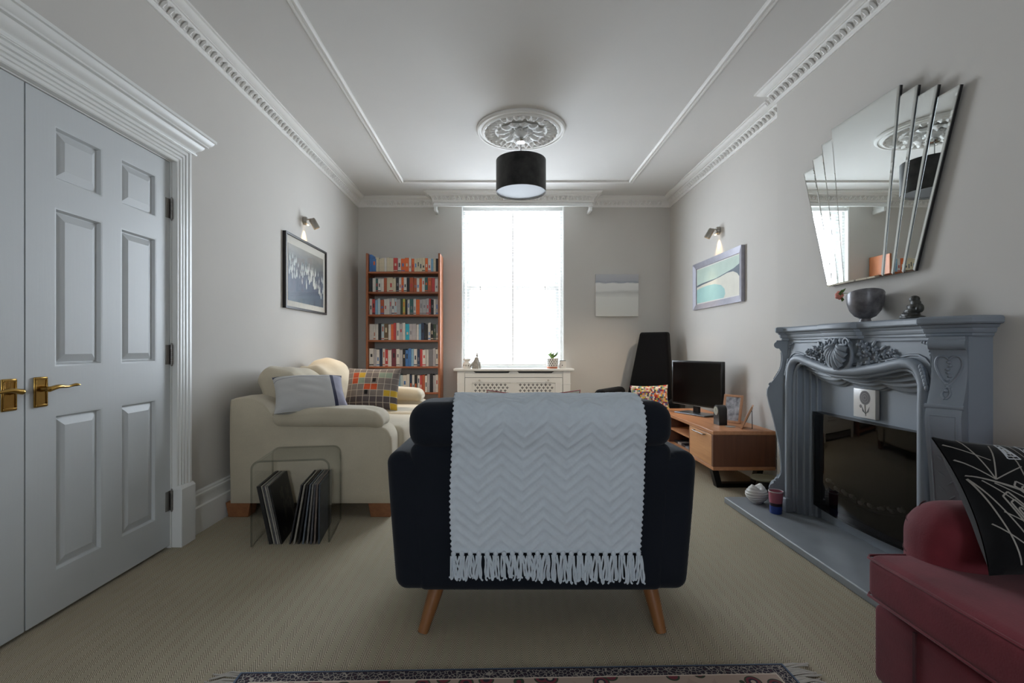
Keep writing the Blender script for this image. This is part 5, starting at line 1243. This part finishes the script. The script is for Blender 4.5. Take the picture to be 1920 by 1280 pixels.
MB().soft(-0.252, 0.252, -0.034, -0.001, 0, 0.498, 0.003, 2, 2).build('canvas', t_.m, cvp)

# ------------------------------------------------------------------ wall spot lights
SCM = M('satin_nickel_warm', '9a948b', 0.38, 0.85); BULB = emit('lamp_bulb_warm', (1.0, 0.72, 0.4, 1), 12.0)
def sconce(label, loc_, rz, sd):
    o = thing('wall_spotlight', label, 'wall light', loc_, rz=rz)          # local +y out of the wall
    MB().lathe([(0, 0), (0.036, 0), (0.036, 0.018), (0.030, 0.030), (0, 0.030)], n=24).build('wall_plate', SCM, o).rotation_euler = (-PI / 2, 0, 0)
    MB().tube(catmull([(0, 0.028, 0.008), (0, 0.05, 0.016), (0.0, 0.075, 0.016), (0.0, 0.088, 0.005)], 5), 0.005, 8).build('swivel_arm', SCM, o)
    hd = MB(); n = 20
    hd.lathe([(0, 0.045), (0.022, 0.045), (0.027, 0.038), (0.027, -0.045), (0.024, -0.045), (0.024, -0.02), (0, -0.018)], n=n)
    h = hd.build('lamp_head', SCM, o); h.location = (0, 0.088, -0.025); h.rotation_euler = (math.radians(26), sd * math.radians(16), 0)
    bl = MB().ell((0, 0, -0.026), (0.014, 0.014, 0.006), 12, 6).build('bulb', BULB, h, sharp=None)
    L = bpy.data.lights.new('spot_beam', 'SPOT'); L.energy = 85.0; L.color = (1.0, 0.82, 0.62); L.spot_size = math.radians(92); L.spot_blend = 1.0; L.shadow_soft_size = 0.012
    lo_ = bpy.data.objects.new('spot_beam', L); COL.objects.link(lo_); lo_.parent = h; lo_.location = (0, 0, -0.040)
    # down-light in the wall box: the warm arch of light on the wall
    MB().ell((0, 0.034, -0.037), (0.010, 0.010, 0.004), 10, 5).build('box_bulb', BULB, o, sharp=None)
    L2 = bpy.data.lights.new('wall_wash', 'SPOT'); L2.energy = 5.0; L2.color = (1.0, 0.70, 0.36); L2.spot_size = math.radians(74); L2.spot_blend = 0.9; L2.shadow_soft_size = 0.006
    o2 = bpy.data.objects.new('wall_wash', L2); COL.objects.link(o2); o2.parent = o; o2.location = (0, 0.034, -0.046); o2.rotation_euler = (math.radians(-6), 0, 0)
    return o
sconce('small nickel wall spotlight above the bird print', (XL, 4.09, 2.12), -PI / 2, 1)
sconce('small nickel wall spotlight above the coastal painting', (XR, 4.36, 2.10), PI / 2, -1)

# ------------------------------------------------------------------ ceiling rose and pendant lamp
RX, RYc = 0.160, 3.87
cr = thing('ceiling_rose', 'round white plaster ceiling rose with acanthus leaves above lamp', 'ceiling rose', (RX, RYc, ZC))
MB().lathe([(0.0, -0.001), (0.362, -0.001), (0.362, -0.012), (0.352, -0.022), (0.340, -0.024), (0.334, -0.016), (0.322, -0.016), (0.316, -0.026), (0.302, -0.030), (0.292, -0.026), (0.286, -0.012), (0.15, -0.014), (0.0, -0.016)], n=72).build('rim', PLASTER, cr, sharp=30)
def rleaf(L, W, H):
    q = MB()
    def f_(a, t):
        x = (a - 0.5) * 2; w = W * (math.sin(PI * min(1, 0.12 + t * 0.88)) ** 0.7) * (1 + 0.18 * math.sin(t * 22)); c = H * math.sin(PI * (0.1 + 0.8 * t)) * (1 - 0.75 * x * x) + (H * 0.5 * t ** 3)
        return (t * L, x * w, -0.012 - c - 0.004 * math.cos(x * 5))
    return q.grid(f_, 8, 10)
def ringleaf(q, name, n, r, off=0.0):
    o = q.build(name, PLASTER, cr, sharp=60)
    for k in range(n):
        a = 2 * PI * k / n + off; m = Matrix.Rotation(a, 4, 'Z') @ Matrix.Translation((r, 0, 0))
        if k == 0: o.matrix_local = m
        else: share(o, cr, m)
ringleaf(rleaf(0.085, 0.026, 0.020), 'outer_leaf', 32, 0.212)
ringleaf(rleaf(0.10, 0.050, 0.026), 'acanthus_leaf', 12, 0.10, 0.13)
ringleaf(rleaf(0.055, 0.024, 0.018), 'inner_leaf', 12, 0.045)
MB().lathe([(0.0, -0.06), (0.02, -0.058), (0.04, -0.045), (0.055, -0.03), (0.058, -0.012)], n=32).build('boss', PLASTER, cr)
pd = thing('pendant_lamp', 'charcoal velvet drum pendant lamp hanging from the ceiling rose', 'pendant lamp', (RX, RYc, 2.292))
MB().lathe([(0.0, 0.447), (0.012, 0.447), (0.034, 0.437), (0.040, 0.420), (0.034, 0.408), (0.0, 0.406)], n=28).build('ceiling_cup', M('chrome_cup', 'd5d5d2', 0.12, 1.0), pd)
MB().tube([(0, 0, 0.41), (0, 0, 0.20)], 0.0035, 8).build('cord', M('cord_grey', '9a9a98', 0.6), pd)
VEL = M('charcoal_velvet', '2b2a29', 0.85, var=0.7, vs=11, sheen=0.35, spec=0.2, bs=200, bstr=0.15)
MB().lathe([(0.199, 0.0), (0.203, 0.0), (0.203, 0.258), (0.199, 0.258), (0.199, 0.0)], n=64).build('drum_shade', VEL, pd)
MB().lathe([(0.197, 0.004), (0.1985, 0.004), (0.1985, 0.254), (0.197, 0.254), (0.197, 0.004)], n=64).build('shade_lining', M('shade_lining_white', 'd5d5d2', 0.7), pd)
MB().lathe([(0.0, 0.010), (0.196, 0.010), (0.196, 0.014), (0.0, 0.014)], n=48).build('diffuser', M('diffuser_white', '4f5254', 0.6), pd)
q = MB()
for k in range(3):
    a = 2 * PI * k / 3; q.tube([(0.02 * math.cos(a), 0.02 * math.sin(a), 0.20), (0.197 * math.cos(a), 0.197 * math.sin(a), 0.25)], 0.0022, 6)
q.lathe([(0, 0.15), (0.021, 0.15), (0.021, 0.205), (0, 0.205)], n=16)
q.build('lamp_holder', M('holder_white', 'c8c8c4', 0.5), pd)

# ------------------------------------------------------------------ rug in the foreground
rg = thing('persian_rug', 'fringed persian rug with dark floral border at bottom edge', 'rug', (0.059, 0.92, 0.0), rz=math.radians(1.4))
MB().soft(-0.868, 0.868, -0.60, 0.60, 0.0, 0.010, 0.004, 2, 2).build('pile', rug_mat(0.868, 0.60), rg)
random.seed(14); FRI = M('rug_fringe', 'b9b3aa', 0.95)
for s in (-1, 1):
    q = MB()
    for k in range(150):
        y = -0.6 + 1.2 * (k + random.random()) / 150; L = random.uniform(0.06, 0.095); dy = random.uniform(-.02, .02)
        q.tube([(s * 0.862, y, 0.006), (s * (0.868 + L * .4), y + dy * .3, 0.010), (s * (0.868 + L * .8), y + dy, 0.005), (s * (0.868 + L), y + dy * 1.5, 0.004)], [0.0028, 0.0035, 0.0035, 0.002], 5)
    o = q.build('fringe', FRI, rg, sharp=None); o['kind'] = 'stuff'
